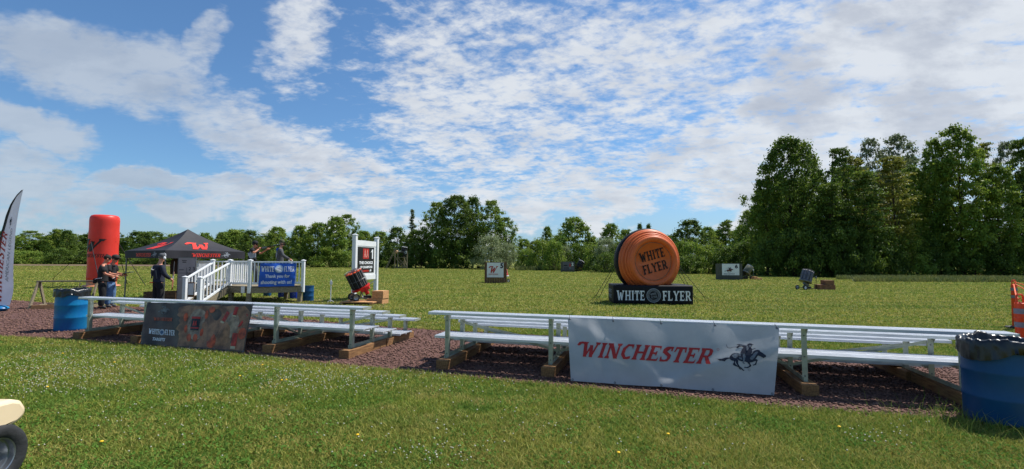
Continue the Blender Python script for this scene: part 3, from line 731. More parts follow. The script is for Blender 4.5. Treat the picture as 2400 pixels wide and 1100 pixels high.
for pl__ in ([q_] for q_ in Bq(circle(682, 75, 42, 22, 62) + circle(640, 345, 30, 18, 28) + circle(455, 90, 24, 16, 34) + circle(525, 90, 24, 16, 34) + circle(400, 270, 17, 16, 40) + circle(590, 300, 15, 16, 40) + circle(415, 165, 14, 14, 36) + circle(575, 140, 14, 14, 34) + circle(955, 150, 36, 18, 48))): decal('clay_print', pl__, bf, ORINK, bo, 3, .06)
SHR = mat('shell_red_print', (206, 60, 44), .5, 0, .3, 12)
for pl__ in ([q_] for q_ in Bq([[(740, 250), (775, 240), (808, 320), (778, 338)], [(850, 300), (880, 295), (885, 370), (852, 375)], [(865, 20), (915, 20), (918, 150), (872, 150)], [(905, 200), (930, 215), (975, 310), (950, 320)]])): decal('shell_print', pl__, bf, SHR, bo, 3, .06)
BRS = mat('brass_print', (196, 184, 150), .5)
for pl__ in ([q_] for q_ in Bq([[(866, 20), (914, 20), (914, 42), (866, 42)], [(738, 250), (775, 238), (768, 226), (734, 236)], [(852, 290), (880, 286), (880, 297), (852, 300)]])): decal('brass_print', pl__, bf, BRS, bo, 5, .06)
decal('ammo_box_print', Bq([hb(462, 545, 155, 275)]), bf, BLKINK, bo, 4, .06)
decal('ammo_box_print', Bq([hb(462, 545, 258, 277), hb(462, 545, 170, 182)] + ringp(503, 215, 1, 2, 4)), bf, REDINK, bo, 6, .06)
decal('lettering', Bq(fit(slab('AA', 0, .1), 482, 524, 196, 240)), bf, REDBR, bo, 7, .04)
decal('lettering', Bq(fit(slab('WINCHESTER', .3, .05, True), 78, 262, 228, 258)), bf, ORINK, bo, 3, .06)
decal('lettering', Bq(fit(slab('WHITE'), 60, 150, 100, 148)) + Bq(fit(slab('FLYER'), 208, 300, 100, 148)) + Bq(ringp(178, 122, 18, 21, 28) + ringp(178, 122, 24, 27, 28)) + Bq(fit(text_polys('TARGETS', 1, .03, .25), 100, 220, 42, 70)), bf, WHTINK, bo, 3, .05)
decal('disc_print', Bq(circle(178, 122, 26, 24)), bf, mat('blue_print', (66, 92, 128), .5), bo, 2, .05)
hd, hl = horse(110 * sx_, 285 * sy_, 120 * sx_)
decal('rider_print', hd, bf, mat('rider_grey_print', (120, 122, 122), .5, 0, .3, 30), bo, 3, .06)

from mathutils import noise as MN
# ================================================================== BARRELS
def barrel(name, loc, label, m, h=.88, r=.29, bag=True, lid=True, sc=1.0):
    root = empty(name, loc, 0, label, 'barrel')
    pr = [(0, 0), (r * .93, 0), (r * .975, .02), (r * .985, .05), (r * .985, h * .30), (r * 1.005, h * .315), (r * 1.005, h * .345), (r * .985, h * .36), (r * .99, h * .62), (r * 1.01, h * .635), (r * 1.01, h * .665), (r * .99, h * .68), (r * .985, h * .93), (r * 1.01, h * .94), (r * 1.015, h * .975), (r * .99, h), (r * .93, h), (r * .92, h * .5), (0, h * .48)]
    MB().lathe(pr, 56).build('drum', m, root, smooth=True)
    if bag:
        seg, V, F = 150, [], []
        rs_ = random.Random(label)
        ph = [rs_.uniform(0, 6.28) for _ in range(8)]
        prof = [(.10, -.18), (.21, -.10), (.252, .0), (.262, .030), (.278, .042), (.298, .036), (.309, .015), (.311, -.03), (.309, -.075), (.312, -.12)]
        for j, (rr, z) in enumerate(prof):
            tt = j / (len(prof) - 1)
            for k in range(seg):
                a = 2 * math.pi * k / seg
                nv_ = Vector((math.cos(a) * 2.2, math.sin(a) * 2.2, z * 5 + ph[0])); w0 = MN.noise(nv_) * 1.5 + MN.noise(nv_ * 2.7) * 1.1 + MN.noise(nv_ * 6.5) * .7
                w = w0 + .0 * math.sin(5 * a + ph[0])
                amp = .004 + .02 * (j >= 7) * (tt - .6) + .006 * (2 < j < 7)
                r_ = rr * r / .29 + abs(w) * amp * 1.6
                zz_ = h + z + w * (.006 + .012 * (2 < j < 7)) + (.035 * math.sin(2 * a + ph[5]) + .03 * math.sin(3 * a + ph[6]) - .01 * math.sin(7 * a + ph[7])) * (j == len(prof) - 1) + .022 * max(0, math.sin(a * 2 + ph[7])) * (2 < j < 8)
                V.append((r_ * math.cos(a), r_ * math.sin(a), zz_))
        F = [(j * seg + k, j * seg + (k + 1) % seg, (j + 1) * seg + (k + 1) % seg, (j + 1) * seg + k) for j in range(len(prof) - 1) for k in range(seg)]
        link('bin_bag', arr_mesh('bin_bag', V, F, BAG, smooth=True), root)
    return root
YB = 4.9; barrel('barrel', (.9545 * YB + .355, YB, 0), 'large dark blue plastic barrel lined with a black bag at the right edge', BLUEPD, h=.80, r=.30)
pb = XY(174, 10.75); barrel('barrel', pb, 'bright blue plastic barrel lined with a black bag beside the left bleacher', BLUEPL)
pb = XY(725, 18.4); barrel('barrel', pb, 'tall blue bin without a bag beside the right end of the railed stand', BLUEPD, h=.60, r=.2, bag=False)
for px_, Y_, r_, h_, lb in ((629, 20.6, .17, .27, 'dark blue tub in the shade beneath the railed stand'), (666, 20.0, .22, .30, 'bright blue round bin beneath the stand, left of a similar one'), (692, 19.6, .2, .33, 'bright blue round bin beneath the stand next to its right leg')):
    root = empty('bin', XY(px_, Y_), 0, lb, 'bin', 'blue bins under the stand')
    MB().lathe([(0, 0), (r_ * .86, 0), (r_ * .88, .02), (r_, h_), (r_ * 1.06, h_), (r_ * 1.06, h_ + .02), (r_ * .95, h_ + .02), (r_ * .8, .05), (0, .05)], 32).build('tub', BLUEBIN if 'bright' in lb else BLUEPD, root, smooth=True)
    if 'bright' in lb:
        f_ = lambda a, b, off, r_=r_: Vector((math.sin(a / r_ + .35) * (r_ + off + .004) , -math.cos(a / r_ + .35) * (r_ + off + .004), b))
        decal('printed_ring', ringp(0, .19, .03, .04, 20), f_, LBLINK, root, 3)

# ================================================================== SHOOTING STAND (railed deck)
DA, DB = XY(587, 17.0), XY(711.5, 17.8)
DC = DA + Vector((-.93, .35, 0)); DD = DC + Vector((-.86, .34, 0)); DE = Vector((ray(461, 611).x / ray(461, 611).y * 18.75, 18.75, 0))
DF = DB + Vector((-1.25, 1.6, 0)); DG = DE + Vector((1.3, 1.5, 0))
DZ = .645; RT = 1.52
deck = empty('shooting_stand', (DA + DB) / 2, 0, 'raised timber deck with white vinyl railings, steps and a blue banner', 'shooting stand')
DO = deck.location.copy()
def loc_(p, z=0): q = Vector(p) - DO; return Vector((q.x, q.y, z))
DP = [DA, DB, DF, DG, DE, DD, DC]
MB().prism([(loc_(p).x, loc_(p).y) for p in DP], DZ - .04, DZ).build('deck_floor', TIMB2, deck)
mb = MB()
for p, q in zip(DP, DP[1:] + DP[:1]):
    d = (q - p).normalized(); n_ = Vector((d.y, -d.x, 0)) * .022
    mb.beam(loc_(p + d * .01 + n_, DZ - .15), loc_(q - d * .01 + n_, DZ - .15), .036, .2)
mb.build('rim_joist', TIMB2, deck, bevel=.004)
for p in (DA, DB, DC, DD, DE, DF, DG):
    q = loc_(p) + (loc_((DA + DF + DE) / 3) - loc_(p)).normalized() * .12; q.z = 0
    MB().box(q.x - .07, q.x + .07, q.y - .07, q.y + .07, 0, DZ - .26).build('leg', TIMB2, deck, bevel=.006)
def vpost(p, z0, z1, w=.105):
    q = loc_(p) if not isinstance(p, tuple) else Vector(p)
    mb = MB(); mb.box(q.x - w / 2, q.x + w / 2, q.y - w / 2, q.y + w / 2, z0, z1); o = mb.build('railing_post', VINYLW, deck, bevel=.004)
    c_ = MB(); s_ = w / 2 + .018; c_.box(q.x - s_, q.x + s_, q.y - s_, q.y + s_, z1 + .001, z1 + .022)
    c_._add([(q.x - s_, q.y - s_, z1 + .0225), (q.x + s_, q.y - s_, z1 + .0225), (q.x + s_, q.y + s_, z1 + .0225), (q.x - s_, q.y + s_, z1 + .0225), (q.x, q.y, z1 + .055)], [(0, 1, 4), (1, 2, 4), (2, 3, 4), (3, 0, 4)])
    c_.build('post_cap', VINYLW, o)
BAL = MB().box(-.019, .019, -.019, .019, 0, 1).build('baluster', VINYLW); BALME = BAL.data; bpy.data.objects.remove(BAL)
def railing(p, q, za0, za1, zb0, zb1, n, inset=.06, thick=.05):
    """za: bottom/top rail heights at p, zb at q"""
    p, q = loc_(p), loc_(q); d = (q - p).normalized(); a = p + d * inset; b = q - d * inset
    mb = MB(); mb.beam(a + Vector((0, 0, za1)), b + Vector((0, 0, zb1)), thick + .025, .05); mb.beam(a + Vector((0, 0, za0)), b + Vector((0, 0, zb0)), thick, .075)
    o = mb.build('railing', VINYLW, deck, bevel=.004)
    for i in range(n):
        s = (i + .7) / (n + .4); c_ = a.lerp(b, s); z0 = za0 + (zb0 - za0) * s + .03; z1 = za1 + (zb1 - za1) * s - .02
        bo_ = link('baluster', BALME, o); bo_.location = (c_.x, c_.y, z0); bo_.scale = (1, 1, z1 - z0); bo_.rotation_euler = (0, 0, math.atan2(d.y, d.x))
for p in DP: vpost(p, DZ + .001 if p not in (DA, DB) else DZ - .25, RT + .045)
z0_, z1_ = DZ + .1, RT
railing(DA, DB, z0_, z1_, z0_, z1_, 14); railing(DC, DA, z0_, z1_, z0_, z1_, 8); railing(DE, DD, z0_, z1_, z0_, z1_, 11)
railing(DG, DE, z0_, z1_, z0_, z1_, 12)
# stairs : come down from the edge C-D towards the camera
sdir = Vector((-.37, -.93, 0)).normalized()
NC = XY(471, 15.75); ND = XY(436, 16.15)
for p in (NC, ND): vpost(p, 0, .99, .11)
railing(NC, DC, .16, .95, DZ + .1, RT - .05, 8); railing(ND, DD, .16, .95, DZ + .1, RT - .05, 8)
for i in range(3):
    s = (i + .5) / 3.4; a = NC.lerp(DC, s); b = ND.lerp(DD, s); d = (b - a).normalized(); zz_ = .16 + i * .165
    MB().beam(loc_(a + d * .05, zz_), loc_(b - d * .05, zz_), .27, .04, (0, 0, 1)).build('stair_tread', TIMB2, deck)
for a, b in ((NC, DC), (ND, DD)):
    MB().beam(loc_(a.lerp(b, .08), .08), loc_(a.lerp(b, .97), DZ - .16), .045, .22).build('stringer', TIMB2, deck)
# paper notices
nb = MB().beam(loc_(XY(451, 15.85), .34), loc_(XY(451, 15.85), .86 - .02), .22, .03, (0, 1, 0)).build('notice_board', TIMBD, deck)
q = loc_(XY(451, 15.8)); MB().box(q.x - .10, q.x + .08, q.y - .004, q.y, .42, .80).build('notice', PAPER, nb)
pj = DA + (DC - DA).normalized() * .22; q = loc_(pj); MB(Matrix.Translation((q.x - .04, q.y - .07, 0)) @ Matrix.Rotation(R(-20), 4, 'Z')).box(-.08, .1, -.004, 0, .40, .64).build('notice', PAPER, deck)
# blue banner tied to the front railing
dAB = (DB - DA).normalized(); nAB = Vector((dAB.y, -dAB.x, 0))
o_ = DA + nAB * .075 + Vector((0, 0, DZ - .02)); LAB = (DB - DA).length
def fblue(a, b, off):
    s = a / LAB; w = .012 * math.sin(s * 23 + b * 6) + .010 * math.sin(b * 14 + s * 9) + .02 * math.exp(-((b - (.86 - (s - .2) * .9)) / .06) ** 2)
    return o_ + dAB * (a + (.86 - b) * -.05) + nAB * (w + off) + Vector((0, 0, b))
a0_, a1_, b1_ = .18 * LAB, .86 * LAB, .85
nx, ny = 40, 24; V = [tuple(fblue(a0_ + (a1_ - a0_) * i / nx, b1_ * j / ny, 0)) for j in range(ny + 1) for i in range(nx + 1)]
F = [(j * (nx + 1) + i, j * (nx + 1) + i + 1, (j + 1) * (nx + 1) + i + 1, (j + 1) * (nx + 1) + i) for j in range(ny) for i in range(nx)]
bb_ = tag(link('banner', arr_mesh('banner', V, F, BANBLUE, smooth=True)), 'blue thank-you banner tied to the white railing of the stand', 'banner')
w_ = a1_ - a0_; q = lambda s: a0_ + s * w_
decal('lettering', fit(slab('WHITE'), q(.04), q(.39), .545, .735) + fit(slab('FLYER'), q(.665), q(.96), .545, .735) + fit(text_polys('Thank you for', 1, .022), q(.16), q(.84), .285, .44) + fit(text_polys('shooting with us!', 1, .022), q(.06), q(.91), .055, .23), fblue, WHTINK, bb_, 2, .05)
decal('disc_print', circle(q(.53), .64, .142, 30), fblue, LBLINK, bb_, 2, .05)
decal('disc_print', circle(q(.53), .64, .085, 30), fblue, WHTINK, bb_, 4, .05)
decal('disc_print', ringp(q(.53), .64, .108, .114, 30), fblue, WHTINK, bb_, 4, .05)
decal('lettering', fit(slab('WHITE'), q(.475), q(.575), .645, .685, rot=14) + fit(slab('FLYER'), q(.485), q(.59), .59, .63, rot=14), fblue, mat('blue_print2', (30, 64, 130), .5), bb_, 6, .05)

# ================================================================== CANOPY TENT
TN, TL_, TR_ = XY(386, 17.5), XY(293, 18.95), XY(573, 20.18); TB = TL_ + TR_ - TN
tent = empty('canopy_tent', (TN + TB) / 2, 0, 'black pop-up canopy tent with red logos on roof and valance', 'canopy')
TO = tent.location.copy(); tl = lambda p, z: Vector((p.x - TO.x, p.y - TO.y, z))
ZE, ZV, ZP = 1.935, 1.64, 2.86
def roof_pt(p, q, s, t, off=0.0):
    """s along the eave p->q, t from eave (0) to peak (1)"""
    e = p.lerp(q, s); c_ = Vector((0, 0, 0)); r_ = e.lerp(c_, t)
    z = ZE + (ZP - ZE) * (.62 * t + .38 * t ** 2.2) - .07 * math.sin(math.pi * t) * math.sin(math.pi * s) * .8
    return Vector((r_.x, r_.y, z + off))
TC = [tl(p, 0) for p in (TN, TR_, TB, TL_)]
V, F = [], []
n_ = 14
for i in range(4):
    p, q = TC[i], TC[(i + 1) % 4]; b_ = len(V)
    for j in range(n_ + 1):
        for k in range(n_ + 1): V.append(tuple(roof_pt(p, q, k / n_, j / n_)))
    F += [(b_ + j * (n_ + 1) + k, b_ + j * (n_ + 1) + k + 1, b_ + (j + 1) * (n_ + 1) + k + 1, b_ + (j + 1) * (n_ + 1) + k) for j in range(n_) for k in range(n_)]
roof = link('roof', arr_mesh('roof', V, F, TENT, smooth=True), tent)
for i in range(4):
    p, q = TC[i], TC[(i + 1) % 4]; d = (q - p); L_ = d.length; d.normalize(); n2 = Vector((d.y, -d.x, 0))
    V = []; nx = 30
    fv = lambda a, b, off, p=p, d=d, n2=n2: p + d * a + n2 * (.012 + off + .012 * math.sin(a * 7) * (1 - b / .3)) + Vector((0, 0, ZV + b))
    for j in range(3):
        for k in range(nx + 1): V.append(tuple(fv(L_ * k / nx, .3 * j / 2, 0)))
    F = [(j * (nx + 1) + k, j * (nx + 1) + k + 1, (j + 1) * (nx + 1) + k + 1, (j + 1) * (nx + 1) + k) for j in range(2) for k in range(nx)]
    va = link('valance', arr_mesh('valance', V, F, TENT, smooth=True), tent)
    if i in (0, 3):
        a0, a1 = (.30, .66) if i == 0 else (.3, .68)
        decal('lettering', fit(slab('WINCHESTER', .3, .04, True), a0 * L_, a1 * L_, .06, .2), fv, REDBR, va, 3, .1)
        hd, hl = horse((a1 + .005) * L_, .03, .13 * L_); decal('rider_print', hd, fv, LGREYCL, va, 3, .1)
        # big red initial on the roof panel
        wx0 = .22 if i == 0 else .26
        W_ = fit(slab('W', .34, 0, True), 0, 1.0, 0, .38) 
        def fr_(a, b, off, p=p, q=q, wx0=wx0): t = .12 + b * 1.05; s = wx0 + a * .52; s = .5 + (s - .5) / (1 - t * .25); return roof_pt(p, q, s, t, off + .012)
        decal('logo', W_, fr_, REDBR, roof, 3, .08)
for p in TC:
    d = (-p).normalized() * .05; mb = MB(); mb.beam((p.x + d.x, p.y + d.y, .0), (p.x + d.x, p.y + d.y, 1.93), .035, .035, (0, 1, 0)); mb.box(p.x + d.x - .05, p.x + d.x + .05, p.y + d.y - .05, p.y + d.y + .05, 0, .012); mb.box(p.x + d.x - .026, p.x + d.x + .026, p.y + d.y - .026, p.y + d.y + .026, .62, .68)
    mb.build('leg', GREYM, tent)
for i in range(4):
    p, q = TC[i] * .97, TC[(i + 1) % 4] * .97; mb = MB()
    for k in range(4):
        a, b = p.lerp(q, k / 4), p.lerp(q, (k + 1) / 4); za, zb = (1.9, 1.72) if k % 2 == 0 else (1.72, 1.9)
        mb.beam((a.x, a.y, za), (b.x, b.y, zb), .016, .022); mb.beam((a.x, a.y, zb + .012), (b.x, b.y, za + .012), .016, .022)
    mb.build('truss', GREYM, tent)
# coat hanging beneath the tent, score board and panel
co = empty('hanging_coat', (XY(412, 18.9)), 0, 'dark brown coat hanging from the canopy frame beside the score board', 'coat')
m_ = MB(); 
m_.prism([(-.17, 1.0), (-.19, 1.35), (-.15, 1.56), (-.04, 1.66), (.06, 1.66), (.17, 1.55), (.2, 1.3), (.17, .98), (.05, 1.02)], -.07, .07, Matrix.Rotation(R(90), 4, 'X'))
m_.build('body', BROWNCL, co, bevel=.03); MB().tube([(.19, 0, 1.5), (.22, 0, 1.2), (.18, 0, .72)], [.06, .06, .05], 8).build('sleeve', BROWNCL, co, smooth=True)
bd = empty('score_board', XY(440, 17.3), 0, 'tall pale score board with black marker writing beneath the tent', 'board')
MB().box(-.33, .30, -.012, .012, .12, 1.66).build('panel', BOARD, bd)
m_ = MB(); m_.box(-.345, -.33, -.02, .02, 0, 1.68); m_.box(.30, .315, -.02, .02, 0, 1.68); m_.box(-.33, .3, -.02, .02, 1.66, 1.68); m_.build('frame', GREYM, bd)
fb = lambda a, b, off: Vector((a, -.0125 - off, b))
decal('writing', line2([(-.2, 1.56), (-.02, 1.56)], .02) + line2([(-.18, 1.5), (-.04, 1.5)], .03) + line2([(-.3, 1.22), (-.12, 1.22)], .02) + line2([(-.3, .95), (.28, .95)], .012) + line2([(-.3, 1.1), (.28, 1.1)], .01) + line2([(-.02, 1.3), (-.02, .9)], .012) + line2([(.02, 1.14), (.05, .98), (.1, 1.12)], .014) + line2([(.12, 1.12), (.14, .98), (.2, 1.14)], .014) + fit(text_polys('2 3', 1, .01), .06, .28, 1.2, 1.32), fb, BLKINK, bd, 2)
pn = empty('display_panel', XY(476, 19.4), R(-12), 'blue-grey upright panel seen through the white stair railings', 'panel'); MB().box(-.36, .3, -.02, .02, .25, 1.42).build('panel', mat('blue_grey_panel', (120, 134, 150), .6), pn)
m_ = MB(); m_.box(-.33, -.29, -.02, .3, 0, .25); m_.box(.23, .27, -.02, .3, 0, .25); m_.build('foot', GREYM, pn)
# crates on the ground under the tent
for i, (px_, Y_, w, h, lb) in enumerate(((358, 18.3, .34, .34, 'brown wooden crate under the tent left of the man with ear muffs'), (402, 18.4, .55, .36, 'wide brown wooden crate under the tent right of the man with ear muffs'))):
    e_ = empty('wooden_crate', XY(px_, Y_), .2, lb, 'crate', 'crates under the tent')
    m_ = MB()
    for k in range(3): m_.box(-w / 2, w / 2, -.2, -.18, .02 + k * h / 3, .02 + (k + .86) * h / 3); m_.box(-w / 2, w / 2, .18, .2, .02 + k * h / 3, .02 + (k + .86) * h / 3)
    for sx in (-1, 1):
        for k in range(3): m_.box(sx * w / 2 - .01, sx * w / 2 + .01, -.179, .179, .02 + k * h / 3, .02 + (k + .86) * h / 3)
    m_.box(-w / 2 + .011, w / 2 - .011, -.179, .179, .0, .02)
    m_.build('slats', TIMBD, e_)

# ================================================================== RED INFLATABLE COLUMN
pc = XY(241, 27.1); col_ = empty('inflatable_column', pc, 0, 'tall red inflatable column with a black initial, tied down in the field', 'inflatable')
rc = .685; hc = 4.12
pr = [(0, .30), (rc * .99, .30)] + [(rc * (1.0 + .012 * math.sin(i * 1.3)), .30 + i * .235) for i in range(15)] + [(rc, hc - .3), (rc * .97, hc - .14), (rc * .88, hc - .04), (rc * .74, hc), (0, hc + .02)]
MB().lathe(pr, 56).build('tube', REDINF, col_, smooth=2)
MB().lathe([(0, 0), (rc * 1.22, 0), (rc * 1.26, .05), (rc * 1.2, .1), (rc * 1.0, .12), (rc * .985, .14), (rc * .985, .30), (0, .30)], 48).build('base', TANINF, col_, smooth=True)
azc = math.atan2(-pc.x, -pc.y)      # towards camera
def fcyl(a0):
    return lambda a, b, off: Vector(((rc * 1.012 + off) * math.sin(a0 + a / rc), -(rc * 1.012 + off) * math.cos(a0 + a / rc), b))
# direction of the camera from the column: angle measured like sin/-cos
acam = math.atan2(-pc.x, pc.y)
fW = fcyl(acam - R(42))
decal('logo', fit(slab('W', .4, 0), -.62, .62, 2.0, 2.72), fW, BLKINK, col_, 4, .05)
decal('lettering', fit(slab('WINCHESTER', .3, .05, True), -.62, .72, 1.68, 1.88), fW, BLKINK, col_, 4, .05)
gl = MB()
for (sx, sy, sz), (px_, py_) in (((-rc, 0, 2.5), (124, 653)), ((rc, 0, 2.6), (299, 667)), ((rc * .7, .4, 2.6), (342, 671)), ((-rc * .2, -rc, 2.6), (240, 690))):
    g_ = G(px_, py_) - pc; gl.tube([(sx, sy, sz), ((sx + g_.x) / 2, (sy + g_.y) / 2, sz / 2 - .03), (g_.x, g_.y, 0)], .018, 5)
gl.build('guy_strap', ROPE, col_)

# ================================================================== GIANT CLAY TARGET INFLATABLE
pw = XY(1520, 18.35); ang = R(-4)
base = empty('inflatable_display', pw, ang, 'giant orange and black inflatable clay target on a black lettered plinth', 'inflatable')
bw, bd_, bh = 2.93, 1.5, .74
bm = bmesh.new(); bmesh.ops.create_cube(bm, size=1)
for v_ in bm.verts: v_.co = Vector((v_.co.x * bw, v_.co.y * bd_, (v_.co.z + .5) * bh))
bmesh.ops.bevel(bm, geom=bm.edges[:], offset=.075, segments=4, affect='EDGES', profile=.55)
bmesh.ops.subdivide_edges(bm, edges=[e for e in bm.edges if e.calc_length() > .5], cuts=10, use_grid_fill=True)
for v_ in bm.verts:
    f_ = max(0, 1 - (v_.co.x / (bw / 2)) ** 4) * max(0, 1 - ((v_.co.z - bh / 2) / (bh / 2)) ** 4)
    if abs(v_.co.y) > bd_ / 2 - .01: v_.co.y += math.copysign(.04, v_.co.y) * f_
    if v_.co.z > bh - .01: v_.co.z += .02 * math.sin(v_.co.x * 9) * math.sin(v_.co.y * 7) - .03
me = bpy.data.meshes.new('plinth'); bm.to_mesh(me); bm.free(); me.materials.append(BLKINF); me.polygons.foreach_set('use_smooth', [True] * len(me.polygons))
plinth = link('plinth', me, base)
fp = lambda a, b, off: Vector((a, -bd_ / 2 - .004 - off - .04 * max(0, 1 - (a / (bw / 2)) ** 4) * max(0, 1 - ((b - bh / 2) / (bh / 2)) ** 4), b))
decal('lettering', fit(slab('WHITE'), -1.36, -.33, .16, .52) + fit(slab('FLYER'), .32, 1.38, .16, .52), fp, WHTINK, plinth, 3, .05)
decal('disc_print', ringp(0, .345, .235, .262, 40) + ringp(0, .345, .2, .215, 40) + ringp(0, .345, .165, .18, 36) + fit(slab('WHITE'), -.12, .1, .36, .44, rot=12) + fit(slab('FLYER'), -.09, .13, .25, .33, rot=12), fp, LGREYCL, plinth, 3, .05)
fs = lambda a, b, off: Vector((-bw / 2 - .006 - off, -a, b))
decal('lettering', fit(text_polys('FASTEST', 1, .03), -.5, .38, .4, .54) + fit(text_polys('THE BEST', 1, .03), -.5, .38, .2, .34), fs, LGREYCL, plinth, 3, .1)
dm = Matrix.Translation((.0, .12, 1.615)) @ Matrix.Rotation(R(12), 4, 'Z') @ Matrix.Rotation(R(90), 4, 'X')   # local z of the disc faces the camera side
Rd = 1.26
back = MB(dm).lathe([(0, -.55), (Rd * .8, -.55), (Rd * .97, -.48), (Rd * 1.02, -.2), (Rd * 1.03, -.02), (Rd * 1.0, .07), (Rd * .9, .08), (0, .08)], 72).build('black_back', BLKINF, base, smooth=2)
prf = [(0, .05), (Rd * .955, .06), (Rd * .99, .10), (Rd * .99, .15), (Rd * .94, .19)]
for i, (r0, z0) in enumerate(((.93, .2), (.86, .30), (.80, .40))):
    prf += [(Rd * (r0 - .03), z0 - .01), (Rd * (r0 + .012), z0 + .02), (Rd * (r0 + .016), z0 + .06), (Rd * (r0 - .01), z0 + .105), (Rd * (r0 - .06), z0 + .10)]
prf += [(Rd * .77, .47), (Rd * .775, .53), (Rd * .75, .58), (Rd * .70, .60), (Rd * .64, .585), (Rd * .60, .54), (Rd * .585, .48), (Rd * .58, .46), (0, .475)]
front = MB(dm).lathe(prf, 80).build('orange_dome', ORINF, base, smooth=2)
fd = lambda a, b, off: dm @ Vector((a, b, .474 + off))
dk = mat('brown_print', (54, 24, 20), .5)
decal('lettering', fit(slab('WHITE'), -.56, .46, .06, .42, rot=14.5) + fit(slab('FLYER'), -.43, .58, -.40, -.05, rot=14.5), fd, mat('dark_print', (20, 10, 10), .7), front, 6, .2)
decal('groove_print', ringp(0, 0, Rd * .565, Rd * .582, 60), fd, dk, front, 4, .3)
gy = MB()
for (sx, sy, sz), (px_, py_) in (((-1.15, .2, 1.7), (1386, 711)), ((-1.15, .1, 1.6), (1396, 712)), ((1.1, .3, 1.6), (1636, 709)), ((1.1, .3, 1.6), (1663, 711)), ((1.15, .2, 1.2), (1628, 705))):
    g_ = Matrix.Rotation(-ang, 4, 'Z') @ (G(px_, py_) - pw); s_ = Vector((sx, sy, sz)); k_ = s_.lerp(g_, .82)
    gy.tube([s_, k_], .011, 5)
    for dxy in ((-.16, -.1), (.17, -.08), (0, .15)): gy.tube([k_, (g_.x + dxy[0], g_.y + dxy[1], 0)], .007, 4)
gy.build('guy_rope', ROPE, base)

# ================================================================== SIGN WITH STATION NUMBER 1
SL, SR = XY(831, 18.5), XY(882, 20.4)
sg = empty('station_sign', SL, dir_ang(SL, SR), 'white framed station sign with a black poster and number one', 'sign')
wS = (SR - SL).xy.length
for x_, zt in ((0, 2.58), (wS, 2.55)):
    p_ = MB().box(x_ - .075, x_ + .075, -.075, .075, 0, zt).build('post', VINYLW, sg, bevel=.004)
    c_ = MB(); c_.box(x_ - .09, x_ + .09, -.09, .09, zt + .001, zt + .03); c_._add([(x_ - .09, -.09, zt + .031), (x_ + .09, -.09, zt + .031), (x_ + .09, .09, zt + .031), (x_ - .09, .09, zt + .031), (x_, 0, zt + .07)], [(0, 1, 4), (1, 2, 4), (2, 3, 4), (3, 0, 4)]); c_.build('post_cap', VINYLW, p_)
MB().box(.077, wS - .077, -.03, .03, 2.18, 2.40).build('top_rail', VINYLW, sg, bevel=.004)
MB().box(.077, wS - .077, -.03, .03, .80, 1.0).build('bottom_rail', VINYLW, sg, bevel=.004)
MB().box(.077, wS - .077, -.016, .016, 1.002, 2.178).build('backing_board', VINYLW, sg)
pf = lambda a, b, off: Vector((a, -.02 - off, b))
ps = MB().box(.20, wS - .26, -.02, -.017, 1.08, 2.14).build('poster', BANBLK, sg)
a0, a1 = .22, wS - .28; q = lambda s: a0 + (a1 - a0) * s
decal('logo', [hb(q(.3), q(.66), 1.66, 2.08)] , pf, REDINK, ps, 2)
decal('lettering', fit(slab('AA', 0, .05), q(.34), q(.63), 1.72, 2.03), pf, mat('pink_print', (226, 150, 140), .5), ps, 5)
decal('lettering', [hb(q(.86), q(.93), 1.66, 2.06), [(q(.78), 1.93), (q(.86), 1.95), (q(.86), 2.06), (q(.83), 2.0)]] + fit(text_polys('THE CHOICE', 1, .05), q(.08), q(.92), 1.44, 1.56) + fit(text_polys('OF CHAMPIONS', 1, .05), q(.14), q(.9), 1.27, 1.37), pf, WHTINK, ps, 3)
decal('lettering', fit(slab('WINCHESTER', .3, .05), q(.16), q(.66), 1.12, 1.2), pf, REDBR, ps, 3)
hd, hl = horse(q(.68), 1.1, .24); decal('rider_print', hd, pf, WHTINK, ps, 3)

